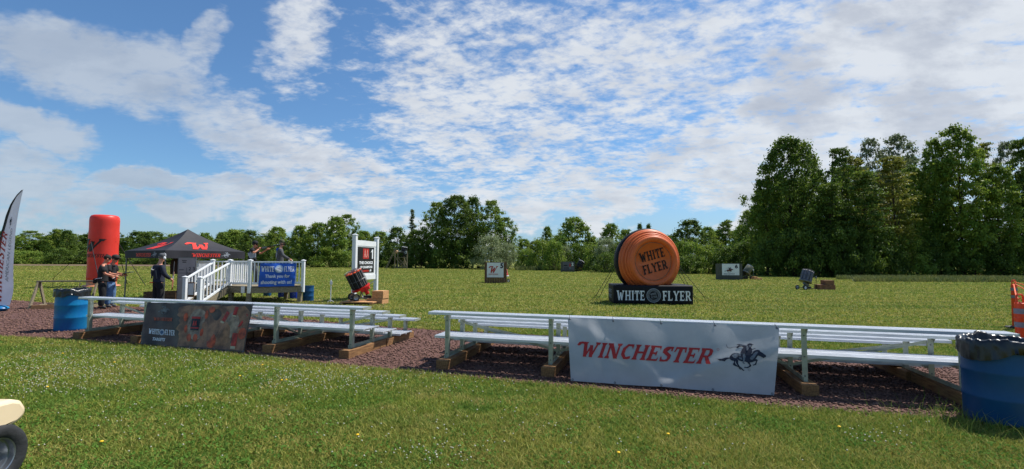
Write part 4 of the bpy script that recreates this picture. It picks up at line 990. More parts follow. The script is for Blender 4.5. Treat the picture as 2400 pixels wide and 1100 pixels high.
# ================================================================== CLAY THROWERS
def thrower(loc, rz, tilt, label, stack, top, frame, rim, s=1.0, n=9, wheels=True, handle=True, drum=False, name='clay_thrower'):
    root = empty(name, loc, rz, label, 'clay thrower', 'clay target throwers in the field')
    T = Matrix.Translation((0, 0, .42 * s)) @ Matrix.Rotation(R(tilt), 4, 'Y')
    if drum:
        MB(T).lathe([(0, .1 * s), (.24 * s, .1 * s), (.25 * s, .14 * s), (.25 * s, .62 * s), (.22 * s, .66 * s), (0, .66 * s)], 26).build('magazine_drum', stack, root, smooth=True)
        MB(T).lathe([(0, .665 * s), (.235 * s, .665 * s), (.235 * s, .69 * s), (0, .70 * s)], 26).build('lid', WHITEP, root, smooth=True)
    else:
        for k in range(n):
            a = 2 * math.pi * k / n; cx, cy = .235 * s * math.cos(a), .235 * s * math.sin(a)
            L = T @ Matrix.Translation((cx, cy, 0)); prr = [(0, .12 * s)]
            for j in range(22): z = (.12 + j * .0255) * s; prr += [(.068 * s, z), (.071 * s, z + .012 * s), (.062 * s, z + .024 * s)]
            prr.append((0, .682 * s))
            st_ = MB(L).lathe(prr, 12).build('clay_stack', stack, root, smooth=True)
            MB(L).lathe([(0, .684 * s), (.069 * s, .684 * s), (.071 * s, .70 * s), (.05 * s, .72 * s), (0, .72 * s)], 12).build('top_clay', top, st_, smooth=True)
        m_ = MB(T)
        for k in range(n):
            a = 2 * math.pi * (k + .5) / n; m_.tube([(.315 * s * math.cos(a), .315 * s * math.sin(a), .1 * s), (.315 * s * math.cos(a), .315 * s * math.sin(a), .74 * s)], .007 * s, 5)
        for z, r_ in ((.75, .315), (.75, .16), (.38, .318)):
            m_.tube([(r_ * s * math.cos(R(q_)), r_ * s * math.sin(R(q_)), z * s) for q_ in range(0, 361, 15)], .008 * s, 5, cap=False)
        for k in range(4): a = math.pi * k / 4; m_.tube([(-.31 * s * math.cos(a), -.31 * s * math.sin(a), (.75 + .001 * k) * s), (.31 * s * math.cos(a), .31 * s * math.sin(a), (.75 + .001 * k) * s)], .006 * s, 4)
        m_.build('cage', GREYM, root)
    MB(T).lathe([(0, .02 * s), (.33 * s, .02 * s), (.345 * s, .05 * s), (.345 * s, .085 * s), (.32 * s, .098 * s), (0, .098 * s)], 32).build('turntable', frame if not drum else GREYM, root, smooth=True)
    m_ = MB(T); m_.prism([(-.06 * s, -.08 * s), (.26 * s, -.08 * s), (.31 * s, 0), (.26 * s, .08 * s), (-.06 * s, .08 * s)], -.12 * s, .0 * s); m_.lathe([(0, -.28 * s), (.07 * s, -.28 * s), (.08 * s, -.121 * s), (0, -.121 * s)], 16, Matrix.Translation((.12 * s, 0, 0)))
    m_.build('throwing_base', frame, root, bevel=.012 * s)
    arm = MB(T); arm.beam((.2 * s, 0, .01 * s), (.62 * s, .24 * s, .012 * s), .05 * s, .012 * s); arm.build('throwing_arm', GREYM, root)
    fr = MB(); fr.beam((-.3 * s, -.17 * s, .13 * s), (.46 * s, -.17 * s, .06 * s), .035 * s, .035 * s); fr.beam((-.3 * s, .17 * s, .13 * s), (.46 * s, .17 * s, .06 * s), .035 * s, .035 * s)
    fr.beam((.0, -.17 * s, .12 * s), (0, 0, .36 * s), .03 * s, .03 * s); fr.beam((.0, .17 * s, .12 * s), (0, 0, .36 * s), .03 * s, .03 * s); fr.beam((.3 * s, 0, .05 * s), (.1 * s, 0, .33 * s), .03 * s, .03 * s)
    fr.beam((-.28 * s, -.24 * s, .132 * s), (-.28 * s, .24 * s, .132 * s), .022 * s, .022 * s)
    if handle: fr.tube([(.46 * s, -.17 * s, .06 * s), (.62 * s, -.14 * s, .05 * s), (.62 * s, .14 * s, .05 * s), (.46 * s, .17 * s, .06 * s)], .014 * s, 6)
    fr.build('stand', frame if frame is not REDMET else GREYM, root)
    bx = MB().box(.1 * s, .34 * s, -.1 * s, .1 * s, .045 * s, .18 * s).build('battery', BLACKM, root, bevel=.01 * s)
    if wheels:
        for sy in (-1, 1):
            L = Matrix.Translation((-.28 * s, sy * .27 * s, .135 * s)) @ Matrix.Rotation(R(90), 4, 'X')
            w = MB(L).lathe([(.085 * s, -.03 * s), (.125 * s, -.032 * s), (.135 * s, -.02 * s), (.135 * s, .02 * s), (.125 * s, .032 * s), (.085 * s, .03 * s)], 26).build('wheel', RUBBER, root, smooth=True)
            MB(L).lathe([(0, -.022 * s), (.03 * s, -.034 * s), (.04 * s, -.018 * s), (.084 * s, -.024 * s), (.084 * s, .024 * s), (.04 * s, .018 * s), (.03 * s, .034 * s), (0, .022 * s)], 22).build('rim', rim, w, smooth=True)
    return root
thrower(XY(849, 17.4) + Vector((0, 0, .12)), R(35), -27, 'black and orange clay thrower with a red base beside the station sign', CLAYB, CLAYO, REDMET, RIM, 1.0, 11)
thrower(XY(1885, 27.6), R(15), 22, 'grey clay thrower on white wheels standing alone in the right-hand field', CLAYG, mat('clay_pale', (160, 150, 160), .6), GREYM, WHITEP, 1.0, 9)
thrower(XY(1746, 43.0), R(190), -38, 'drab clay thrower with a pale drum right of box six', mat('drab_drum', (96, 98, 78), .5), WHITEP, BLACKM, RUBBER, 1.25, 9, drum=True)
thrower(XY(1184, 34.9), R(180), 12, 'red and white thrower mostly hidden behind box five', REDMET, WHITEP, WHITEP, WHITEP, .9, 8)
thrower(XY(1356, 69.0), R(200), -30, 'distant black and white thrower beside box two', CLAYB, WHITEP, BLACKM, RUBBER, 1.5, 9, wheels=False)

# lumber beside the near thrower
pl_ = empty('lumber_platform', XY(850, 17.3), R(-8), 'low platform of new lumber under the near clay thrower', 'platform')
for k in range(5): MB().box(-.62, .62, -.45 + k * .18, -.28 + k * .18, .08, .118).build('board', LUMB, pl_, bevel=.003)
m_ = MB(); m_.box(-.6, -.52, -.45, .43, 0, .079); m_.box(.5, .58, -.45, .43, 0, .079); m_.build('bearer', LUMB, pl_)
def crate(name, loc, rz, dims, label, m, cat='wooden step', parts=2):
    e_ = empty(name, loc, rz, label, cat)
    z = 0
    for i, (w, d, h, ox) in enumerate(dims):
        m_ = MB(); nb_ = max(1, int(round(h / .14)))
        for k in range(nb_): m_.box(ox - w / 2, ox + w / 2, -d / 2, d / 2, z + h * k / nb_ + .003, z + h * (k + 1) / nb_)
        m_.build('timber_layer', m, e_, bevel=.005)
        z += h + .001
    return e_
crate('timber_step', XY(890, 17.5), R(-12), [(.62, .5, .2, -.05), (.44, .46, .28, .06)], 'stepped stack of new timber right of the near thrower', LUMB)
crate('timber_step', XY(1931, 27.6), R(-4), [(.86, .6, .3, 0), (.5, .5, .26, .15)], 'stepped brown timber stack beside the grey thrower in the field', mat('red_timber', (140, 100, 72), .85, 0, .2, 6, rgb2=(110, 74, 52)))
crate('timber_step', XY(1772, 42.4), R(5), [(.75, .5, .16, 0), (.3, .4, .12, -.15)], 'small low timber stack right of box six', LUMB)
# stakes
def stake(loc, h, label, m=GREYM, boxm=WHITEP):
    e_ = empty('marker_stake', loc, .3, label, 'stake', 'marker stakes with boxes')
    MB().tube([(0, 0, 0), (.005, 0, h)], .016, 7).build('rod', m, e_)
    MB().box(-.035, .045, -.03, .03, h - .19, h - .05).build('box', boxm, e_, bevel=.006)
    MB().tube([(-.12, -.06, 0), (0, 0, .1), (.13, .03, 0)], .008, 5).build('foot', m, e_)
stake(XY(777, 17.9), .86, 'thin white stake with a small white box between stand and station sign', WHITEP)
stake(XY(1911, 27.7), .84, 'dark stake with a small grey box left of the brown timber stack', BLACKM, GREYM)
stake(XY(1765, 42.5), 1.0, 'pale thin stake rising from the timbers right of box six', GREYM)
# cables on the grass
cb = MB().tube([(-6.9, 17.4, .012), (-6.6, 17.1, .012), (-6.2, 17.2, .012), (-5.9, 16.8, .012)], .008, 5).build('cable', BLACKM); tag(cb, 'thin dark cable lying on the earth near the first thrower', 'cable')

# ================================================================== TRAP BOXES 5, 2, 6
def trap_box(px_, Y_, w, h, d, rz, label, mwood, sign, draw, planks=10):
    root = empty('trap_box', XY(px_, Y_), rz, label, 'trap box', 'numbered plank boxes in the field')
    m_ = MB(); g_ = w / planks
    for k in range(planks):
        m_.box(-w / 2 + k * g_ + .004, -w / 2 + (k + 1) * g_ - .004, -.02 + .004 * (k % 2), .02, 0, h + .012 * ((k * 7) % 3 - 1))
    m_.build('plank_front', mwood, root)
    for sx in (-1, 1):
        MB().box(sx * (w / 2 - .03) - .02, sx * (w / 2 - .03) + .02, .022, d, 0, h - .03).build('side_wall', mwood, root)
    m_ = MB(); m_.box(-w / 2 + .05, w / 2 - .05, .022, .06, h * .25, h * .25 + .09); m_.box(-w / 2 + .05, w / 2 - .05, .022, .06, h * .8, h * .8 + .09); m_.build('rail', mwood, root)
    sp_ = MB().box(sign[0], sign[1], -.03, -.021, sign[2], sign[3]).build('sign_panel', sign[4], root)
    draw(sp_, lambda a, b, off: Vector((a, -.0305 - off, b)))
    return root
def d5(sp_, f):
    decal('number', fit(text_polys('5', 1, .045), .32, .53, 1.06, 1.43), f, NAVYINK, sp_, 4)
    decal('logo', fit(slab('W', .38, 0, True), -.5, .18, .74, 1.22), f, REDINK, sp_, 4); decal('lettering', fit(slab('WINCHESTER', .3, .05), -.5, .16, .60, .68), f, REDINK, sp_, 4)
trap_box(1162, 33.5, 1.58, 1.5, .7, R(2), 'brown plank box with a white panel numbered five', TIMBD, (-.62, .56, .42, 1.46, WHITEP), d5, 9)
def d2(sp_, f):
    decal('number', fit(text_polys('2', 1, .04), .5, .78, .9, 1.34), f, WHTINK, sp_, 8)
    decal('print', [hb(-.68, -.1, .85, 1.02), hb(-.62, .45, .62, .66), hb(-.62, .45, .5, .54), hb(-.62, .45, .38, .42)], f, BLKINK, sp_, 6); decal('print', [hb(.18, .36, .75, 1.2)], f, REDINK, sp_, 6); decal('print', [hb(.15, .42, .4, .7)], f, GREYINK, sp_, 9)
trap_box(1331.5, 68.5, 2.0, 1.52, .8, R(1), 'small distant dark box numbered two before the bushes', TIMBG, (-.78, .84, .3, 1.46, mat('grey_panel', (96, 94, 104), .6)), d2, 12)
def d6(sp_, f):
    decal('number', fit(text_polys('6', 1, .045), .36, .62, 1.02, 1.36), f, NAVYINK, sp_, 4)
    hd, hl = horse(-.6, .62, .82); decal('rider_print', hd, f, NAVYINK, sp_, 4); decal('rider_highlight', hl, f, mat('red_brown_print', (150, 70, 50), .5), sp_, 7)
    decal('lettering', fit(slab('WINCHESTER', .3, .05), -.62, .34, .49, .57), f, mat('brown_print3', (96, 56, 44), .5), sp_, 4)
trap_box(1712, 41.6, 2.02, 1.45, .8, R(-2), 'grey plank box with a white panel numbered six', TIMBG, (-.76, .74, .42, 1.42, WHITEP), d6, 13)

# ================================================================== TOWER 7
tw = empty('platform_tower', XY(943, 88), R(-3), 'small wooden tower with number seven and a ladder at the wood edge', 'tower')
tw.scale = (.93, .93, .95)
x0, x1, xb0, xb1 = -.93, .95, -2.1, -.15
for x_, y_ in ((x0, 0), (x1, 0), (xb0, 1.8), (xb1, 1.8)): MB().box(x_ - .07, x_ + .07, y_ - .07, y_ + .07, 0, 3.35).build('leg', TIMB2, tw)
m_ = MB(); m_.beam((x0, -.08, .12), (x1, -.08, 2.2), .05, .1); m_.beam((x0, .08, 2.2), (x1, .08, .12), .05, .1); m_.beam((x0, 0, .3), (x1, 0, .3), .04, .12); m_.beam((xb0, 1.8, .2), (xb1, 1.8, 2.2), .05, .1); m_.beam((xb0, 1.9, 2.2), (xb1, 1.9, .2), .05, .1); m_.beam((x1, 0, .4), (xb1, 1.8, 2.2), .05, .1); m_.beam((x0, 0, .3), (xb0, 1.8, .3), .05, .1); m_.build('brace', TIMB2, tw)
MB().prism([(x0 - .05, -.09), (x1 + .05, -.09), (xb1, 1.9), (xb0, 1.9)], 2.15, 2.22).build('platform', TIMB2, tw)
MB().beam((x0, 0, 3.3), (x1, 0, 3.3), .05, .1).build('guard_rail', TIMB2, tw)
m_ = MB(); 
for dx_ in (0, .5):
    m_.beam((-3.3 + dx_ * .2, -.3 + dx_, 0), (-1.6 + dx_ * .2, .3 + dx_, 4.0), .08, .1)
for k in range(8): s = (k + .7) / 9; m_.beam((-3.3 + 1.7 * s, -.3 + .6 * s, 4 * s), (-3.2 + 1.7 * s, .2 + .6 * s, 4 * s), .04, .04)
ld = m_.build('ladder', TIMB2, None); ld.location = tw.location; ld.scale = tw.scale; tag(ld, 'long wooden ladder leaning on the number seven tower', 'ladder')
tm = thrower(Vector(XY(944, 88)) + Vector((0, .5, 2.12)), R(0), 10, 'black thrower wrapped in a pale cover on top of the tower', CLAYB, WHITEP, BLACKM, RUBBER, 1.75, 9, wheels=False)
dr = MB().ball((0, 0, 0), (.28, .28, .3), 14, 9).build('bucket', mat('tan_bucket', (200, 160, 120), .7), None, smooth=True); dr.location = Vector(XY(930, 88.6)) + Vector((0, 0, 3.15)); tag(dr, 'round tan bucket hanging beside the top of the ladder', 'bucket')
sq = empty('number_plate', Vector(XY(950, 87.7)) + Vector((0, 0, 2.45)), 0, 'white number seven plate fixed to the tower rail', 'sign'); MB().box(-.3, .35, -.012, .012, .1, .9).build('plate', BANBLK, sq)
decal('number', fit(text_polys('7', 1, .05), .02, .32, .3, .85), lambda a, b, off: Vector((a, -.013 - off, b)), WHTINK, sq, 12); decal('print', [hb(-.28, -.02, .4, .75)], lambda a, b, off: Vector((a, -.013 - off, b)), GREYINK, sq, 12)

# ================================================================== GUN RACK (timber) ON THE LEFT
gr = empty('gun_rack', XY(75, 15.0), R(0), 'open A-frame timber gun rack standing on the gravel at left', 'gun rack')
gw = XY(207, 15.4) - XY(75, 15.0); ux_ = gw.normalized(); w_ = gw.length + .1
gr.rotation_euler = (0, 0, math.atan2(gw.y, gw.x))
for x_ in (.0, w_):
    MB().beam((x_, 0, 0), (x_, .36, .84), .04, .09).build('leg', TIMB2, gr); MB().beam((x_, .74, 0), (x_, .42, .84), .04, .09).build('leg', TIMB2, gr)
    MB().beam((x_ + .045, -.02, .07), (x_ + .045, .76, .07), .04, .09).build('foot_rail', TIMB2, gr)
MB().box(-.05, w_ + .05, .33, .47, .845, .89).build('top_rail', TIMB2, gr); MB().box(.07, w_ - .025, -.04, .0, .0, .13).build('front_rail', LUMB, gr); MB().box(.07, w_ - .025, .72, .76, .02, .12).build('back_rail', TIMB2, gr)
stk = MB().beam((0, 0, 0), (.12, .1, .72), .035, .035).build('wooden_stake', TIMB2); stk.location = XY(178, 17.5); tag(stk, 'weathered wooden stake leaning behind the gun rack', 'stake')

# ================================================================== FEATHER FLAG
fl = empty('feather_flag', XY(8, 14.4), 0, 'tall white feather flag with a dark edge at the left edge', 'flag')
Yf = 14.4; f0 = XY(8, Yf)
re = [(55, 443), (50, 462), (45, 490), (40, 530), (36, 565), (32, 605), (29, 645), (27, 682), (22, 716)]
le = [(52, 446), (38, 460), (26, 480), (15, 508), (5, 545), (-4, 585), (-10, 625), (-14, 665), (-16, 716)]
V, V2 = [], []
nv, nu = 60, 10
def interp(l, s): s = s * (len(l) - 1); i = min(int(s), len(l) - 2); f_ = s - i; return (l[i][0] * (1 - f_) + l[i + 1][0] * f_, l[i][1] * (1 - f_) + l[i + 1][1] * f_)
def ff(s, t, off=0.0):
    a, b = interp(le, t), interp(re, t); p = P(a[0] * (1 - s) + b[0] * s, a[1] * (1 - s) + b[1] * s, Yf) - f0
    p.y += .05 * math.sin(t * 7 + s * 2) * s * t + .010 * math.sin(t * 19 + s * 4) * t - off; return p
V = [tuple(ff(i / nu, j / nv)) for j in range(nv + 1) for i in range(nu + 1)]
F = [(j * (nu + 1) + i, j * (nu + 1) + i + 1, (j + 1) * (nu + 1) + i + 1, (j + 1) * (nu + 1) + i) for j in range(nv) for i in range(nu)]
cl_ = link('cloth', arr_mesh('cloth', V, F, mat('flag_cloth', (206, 208, 224), .6, 0, .08, 2, translucent=.3), smooth=True), fl)
V = [tuple(ff(-.06 + .2 * i / 3, j / nv, .006)) for j in range(nv + 1) for i in range(4)]
F = [(j * 4 + i, j * 4 + i + 1, (j + 1) * 4 + i + 1, (j + 1) * 4 + i) for j in range(nv) for i in range(3)]
link('pole_sleeve', arr_mesh('pole_sleeve', V, F, BANBLK, smooth=True), fl)
fT = lambda a, b, off: ff(.22 + b * .7, 1 - a, off + .012)     # a runs upwards, b runs across towards the right... letters turned a quarter
fT2 = lambda a, b, off: ff(.98 - b * .78, 1 - a, off + .012)
decal('lettering', fit(slab('WINCHESTER', .2, .04), .02, .52, .55, .93), lambda a, b, off: ff(1 - b, 1 - a, off + .012), REDINK, cl_, 2, .05)
decal('lettering', fit(text_polys('AMERICAN LEGEND', 1, .0), .18, .58, .22, .38), lambda a, b, off: ff(1 - b, 1 - a, off + .012), GREYINK, cl_, 2, .05)
decal('rider_print', [[(x, (y - .46) * 3.6 + .42) for x, y in p] for p in horse(.56, .46, .10)[0]], lambda a, b, off: ff(1 - b, 1 - a, off + .012), NAVYINK, cl_, 2, .03)
MB().tube([ff(-.02, 1) + Vector((0, 0, -.3)), ff(-.02, 1)] + [ff(-.02, t / 10) for t in range(9, -1, -1)], .014, 6).build('pole', BLACKM, fl)
MB().ball((-.1, 0, .09), (.3, .24, .10), 20, 8).build('weight_bag', BLUEPL, fl, smooth=True)
MB().tube([(-.35, 0, .12), (.2, 0, .12)], .012, 6).build('base_bar', BLACKM, fl)

# ================================================================== DELINEATORS WITH ROPE
def delineator(loc, s, label):
    e_ = empty('delineator_post', loc, 0, label, 'delineator', 'orange delineator posts')
    MB().lathe([(0, 0), (.2, 0), (.2, .06), (.08, .085), (0, .085)], 10).build('base', RUBBER, e_)
    MB().lathe([(0, .086), (.068, .086), (.062, .50), (.060, .86), (.064, .87), (.064, .885), (.058, .89), (.056, 1.08), (0, 1.10)], 24).build('post', ORCONE, e_, smooth=True)
    for z0, z1 in ((.76, .83), (.94, 1.01)): MB().lathe([(.0655, z0), (.066, z0 + .002), (.064, z1), (.0635, z1)], 24).build('reflective_band', REFL, e_, smooth=True)
    m_ = MB(); m_.tube([(-.048, 0, 1.08), (-.045, 0, 1.17), (-.03, 0, 1.195), (.03, 0, 1.195), (.045, 0, 1.17), (.048, 0, 1.08)], .012, 8); m_.build('handle', ORCONE, e_, smooth=True)
    return e_
d1, d2_, d3 = XY(2385, 6.35), XY(2373, 11.6), XY(2600, 9.0)
delineator(d1, 1, 'nearest orange delineator post standing behind the dark blue barrel'); delineator(d2_, 1, 'farther orange delineator post seen above the nearer one'); delineator(d3, 1, 'orange delineator post just beyond the right edge')
rp = MB()
def rope(a, b, z0, z1, sag=.25): rp.tube([a.lerp(b, i / 14) + Vector((0, 0, z0 + (z1 - z0) * i / 14 - sag * math.sin(math.pi * i / 14))) for i in range(15)], .012, 6)
rope(d1, d3, 1.05, 1.05); rope(d2_, d3, 1.12, 1.12, .3); rope(d2_, d3, 1.16, 1.0, .1); rope(d1, d2_, 1.14, 1.1, .12)
tag(rp.build('barrier_rope', ORROPE), 'orange rope slung between the orange delineator posts', 'rope')

# ================================================================== GOLF CART (lower left corner)
gc = empty('golf_cart', Vector((-3.62, 3.36, 0)), R(90), 'cream golf cart cut off at the lower left corner', 'golf cart')
def wheel(x, y):
    L = Matrix.Translation((x, y, .225)) @ Matrix.Rotation(R(90), 4, 'X')
    pr_ = [(.13, -.085), (.15, -.098), (.19, -.10), (.215, -.085), (.226, -.06)] + [(.228 - .006 * (k % 2), -.06 + k * .012) for k in range(1, 10)] + [(.226, .06), (.215, .085), (.19, .10), (.15, .098), (.13, .085)]
    w = MB(L).lathe(pr_, 60).build('tyre', RUBBER, gc, smooth=True)
    MB(L).lathe([(0, .02), (.03, .022), (.032, .05), (.04, .05), (.045, .015), (.085, .005), (.10, .03), (.108, .05), (.118, .052), (.124, .082), (.132, .086), (.134, .07), (.134, -.08), (.12, -.085), (0, -.06)], 48).build('rim', RIM, w, smooth=True)
wheel(0, .06); wheel(0, .94); wheel(-1.7, .06); wheel(-1.7, .94)
m_ = MB(Matrix.Rotation(R(90), 4, 'X') @ Matrix.Translation((0, 0, -1.0)))
m_.prism([(-2.1, .30), (-2.05, .62), (-1.5, .78), (-1.2, .50), (-.95, .34), (-.5, .32), (-.42, .60), (-.2, .61), (.10, .60), (.16, .575), (.20, .51), (.19, .455), (.14, .42), (0, .385), (-.25, .345), (-.5, .27), (-1.2, .25), (-1.5, .42), (-1.8, .44), (-2.0, .30)], -.02, 1.02)
m_.build('body', CREAM, gc, smooth=True, bevel=.05)
MB().box(-1.0, -.35, .0, .96, .70, .84).build('seat_cushion', mat('tan_vinyl', (190, 164, 126), .6), gc, bevel=.03); MB().box(-.36, -.25, .0, .96, .85, 1.25).build('seat_back', mat('tan_vinyl', (190, 164, 126)), gc, bevel=.03)
MB().box(-.9, -.4, .05, .9, .591, .698).build('seat_box', CREAM, gc)

# ================================================================== FAR FIELD THINGS
gv = empty('field_wagon', XY(306, 142), R(8), 'small green and white wagon parked far off by the wood', 'wagon')
MB().box(-.95, .95, -.7, .7, .5, 1.0).build('green_body', GREENP, gv, bevel=.03); MB().box(-.75, .85, -.6, .6, 1.0, 1.6).build('white_cab', WHITEP, gv, bevel=.06); m_ = MB(); m_.box(-.6, .7, -.61, -.602, 1.12, 1.45); m_.build('window', mat('dark_glass', (40, 46, 52), .2), gv)
for x_ in (-.6, .6):
    for y_ in (-.65, .65): MB(Matrix.Translation((x_, y_, .3)) @ Matrix.Rotation(R(90), 4, 'X')).lathe([(0, -.09), (.28, -.09), (.3, 0), (.28, .09), (0, .09)], 18).build('wheel', RUBBER, gv)
for i, (px_, w) in enumerate(((36, 1.5), (73, 1.1))):
    e_ = empty('wooden_stand', XY(px_, 140), 0, ['pale open timber frame far off, nearer the left edge', 'smaller pale open timber frame far off, right of its twin'][i], 'frame', 'open frames by the far wood')
    for sx in (-1, 1): MB().box(sx * w / 2 - .1, sx * w / 2 + .1, -.06, .06, 0, 1.35).build('upright', LUMB, e_)
    MB().box(-w / 2 - .1, w / 2 + .1, -.06, .06, 1.352, 1.5).build('crossbar', LUMB, e_)
# dandelions
random.seed(11)
DND = None
YEL = mat('dandelion_yellow', (236, 190, 30), .7)
for px_, py_, wh in ((147, 830, 'below the left end of the left bleacher'), (268, 851, 'among dense clover at left'), (615, 857, 'just below the gravel under the left bleacher'), (660, 893, 'in the lawn left of centre'), (671, 892, 'close beside another dandelion left of centre'), (838, 1022, 'alone in the lower middle lawn'), (238, 1038, 'in the lawn right of the golf cart wheel'), (1566, 1020, 'in the lower lawn below the white banner'), (1967, 1003, 'in the lawn left of the dark blue barrel'), (1450, 1064, 'near the bottom edge right of centre'), (111, 909, 'above the golf cart among white clover'), (562, 883, 'in the lawn above the middle left')):
    if DND is None:
        DND = MB().ball((0, 0, .062), (.015, .015, .008), 10, 5).build('dandelion', YEL, None, smooth=True); o = DND
        stem = MB().tube([(0, 0, 0), (.003, 0, .03), (0, 0, .056)], .0022, 5).build('stem', CLOVM, DND)
    else: o = copy_tree(DND)
    p = G(px_, py_, .05); o.location = (p.x, p.y, 0); tag(o, 'yellow dandelion ' + wh, 'dandelion', 'dandelions in the lawn')

# ================================================================== TREES
def leafmat(name, a, b, tip, tl=.38):
    return mat(name, a, .6, 0, .2, .22, rgb2=b, vlo=.4, vhi=.62, attr='tint', attr_rgb=tip, translucent=tl, spec=.25)
LM = {
 'dark': leafmat('leaf_dark_green', (70, 100, 38), (50, 76, 32), (112, 130, 48)),
 'mid': leafmat('leaf_mid_green', (96, 130, 46), (70, 102, 40), (144, 158, 62)),
 'light': leafmat('leaf_light_green', (106, 138, 50), (80, 112, 42), (146, 160, 68)),
 'silver': leafmat('leaf_silver_green', (122, 138, 96), (90, 110, 72), (158, 166, 126)),
 'grey': leafmat('leaf_grey_green', (98, 114, 80), (72, 88, 58), (134, 142, 104)),
 'olive': leafmat('leaf_olive_green', (108, 118, 42), (78, 92, 36), (150, 146, 62)),
}
def envelope(kind, t):
    if kind == 'round': return (math.sin(math.pi * (.06 + .94 * min(1, max(0, t))) ** .8) ** .55) if t < .97 else .3
    if kind == 'tall': return (math.sin(math.pi * min(1, t * .93 + .05) ** .8) ** .55)
    if kind == 'fir': return max(.06, (1 - t) ** .8) * (.75 + .25 * math.sin(t * 40))
    if kind == 'shrub': return math.sqrt(max(0, 1 - t ** 2.2)) * (.92 + .08 * math.sin(t * 9))
    if kind == 'tier': return (.35 + .65 * math.sin(math.pi * min(1, t * .9 + .08))) * (.62 + .38 * (math.sin(t * 34) > -.2))
    if kind == 'loose': return (math.sin(math.pi * min(1, t) ** .7) ** .5)
    return 1
def make_tree(kind, seed, m, H=12., Wd=8., base=.18, clumps=90, per=90, leaf=.30, cr=1.1, trunk=.22, sparse=0.0):
    r_ = np.random.RandomState(seed); rr = random.Random(seed)
    cs = []
    ph = r_.rand(6) * 6.28
    for i in range(clumps):
        t = rr.random() ** (.9 if kind != 'shrub' else 1.0); a = rr.random() * 6.283
        lob = 1 + .12 * math.sin(2 * a + ph[0] + t * 3) + .13 * math.sin(3 * a + ph[1] - t * 6) + .12 * math.sin(5 * a + ph[2] + t * 9)
        R_ = Wd / 2 * 1.08 * envelope(kind, t) * lob; q = math.sqrt(rr.uniform(.12, 1.0)) if kind != 'shrub' else math.sqrt(rr.uniform(.3, 1))
        z = H * (base + (1 - base) * t) + rr.gauss(0, H * .014); c_ = cr * rr.uniform(.55, 1.25) * (1 - .35 * t if kind != 'shrub' else 1)
        cs.append((math.cos(a) * R_ * q * .93, math.sin(a) * R_ * q * .93, min(z, H - c_ * .5), c_, rr.random()))
    V, T = [], []
    for (x, y, z, c_, tn) in cs:
        n = int(per * rr.uniform(.6, 1.3) * (c_ / cr) ** 1.3)
        d = r_.randn(n, 3); d /= np.linalg.norm(d, axis=1)[:, None]; d *= np.minimum(np.abs(r_.randn(n, 1)) * .62 + .12, 1.45) * np.array([1, 1, .72 if kind != 'fir' else .4]) * c_
        if kind == 'tier': d[:, 2] *= .45; d[:, :2] *= 1.25
        p = d + np.array([x, y, z])
        nrm = r_.randn(n, 3) * .8 + np.array([0, 0, .7]) + d / c_ * .7; nrm /= np.linalg.norm(nrm, axis=1)[:, None]
        ta = np.cross(nrm, r_.randn(n, 3)); ta /= np.linalg.norm(ta, axis=1)[:, None] + 1e-9; tb = np.cross(nrm, ta)
        s = leaf * (.55 + .8 * r_.rand(n, 1)) * .5
        q = np.stack([p - ta * s * 1.25, p + tb * s * .8, p + ta * s * 1.25, p - tb * s * .8], 1); V.append(q); T.append(np.clip(tn * .75 - .12 + r_.rand(n) * .4, 0, 1))
    V = np.concatenate(V).reshape(-1, 3); V[:, 2] = np.maximum(V[:, 2], .03); nF = len(V) // 4
    F = np.arange(nF * 4).reshape(-1, 4)
    me = arr_mesh('crown', V, F, LM[m], {'tint': np.concatenate(T)})
    mb = MB(); nt_ = 1 if kind != 'shrub' else 4
    top = H * (.92 if kind in ('fir', 'tall', 'tier') else .72)
    if kind != 'shrub':
        pts = [(0, 0, 0)]; 
        for k in range(1, 8): s = k / 7; pts.append((math.sin(s * 3 + seed) * .12 * s * trunk * 4, math.cos(s * 2.3 + seed) * .1 * s * trunk * 4, top * s))
        mb.tube(pts, [trunk * (1.25 if i == 0 else 1 - .86 * i / 7) for i in range(8)], 8)
        for (x, y, z, c_, tn) in cs[:26]:
            s = max(.12, min(.85, (z / top) * .62)); i = min(6, int(s * 7)); f_ = s * 7 - i; b0 = Vector(pts[i]).lerp(Vector(pts[i + 1]), f_)
            e = Vector((x, y, z)); mid = b0.lerp(e, .5) + Vector((0, 0, (e - b0).length * .10)); w = trunk * .42 * (1 - s * .7)
            mb.tube([b0, mid, e], [w, w * .6, w * .18], 5)
    else:
        for (x, y, z, c_, tn) in cs[:12]: mb.tube([(x * .1, y * .1, 0), (x * .5, y * .5, z * .55), (x, y, z)], [.06, .04, .015], 5)
    bmesh.ops.recalc_face_normals(mb.bm, faces=mb.bm.faces[:]); mt = bpy.data.meshes.new('trunk'); mb.bm.to_mesh(mt); mb.bm.free(); mt.materials.append(BARK)
    return me, mt, H, Wd
PR = {}
def proto(k, *a, **kw): PR[k] = make_tree(*a, **kw)
proto('roundA', 'round', 1, 'mid', H=13, Wd=10.5, base=.10, clumps=230, per=95, leaf=.34, cr=1.25)
proto('roundB', 'round', 2, 'dark', H=13, Wd=9.5, base=.08, clumps=220, per=95, leaf=.34, cr=1.2)
proto('roundC', 'round', 3, 'light', H=12, Wd=9.5, base=.08, clumps=210, per=90, leaf=.36, cr=1.25)
proto('big', 'round', 4, 'dark', H=17.5, Wd=13, base=.05, clumps=560, per=100, leaf=.27, cr=1.15, trunk=.3)
proto('bigB', 'round', 14, 'mid', H=17, Wd=10, base=.12, clumps=330, per=100, leaf=.27, cr=1.05, trunk=.26)
proto('tallA', 'tall', 5, 'mid', H=17.5, Wd=6.6, base=.10, clumps=330, per=100, leaf=.26, cr=1.0, trunk=.2)
proto('tallB', 'tier', 6, 'olive', H=18, Wd=6.8, base=.10, clumps=240, per=85, leaf=.26, cr=1.0, trunk=.2)
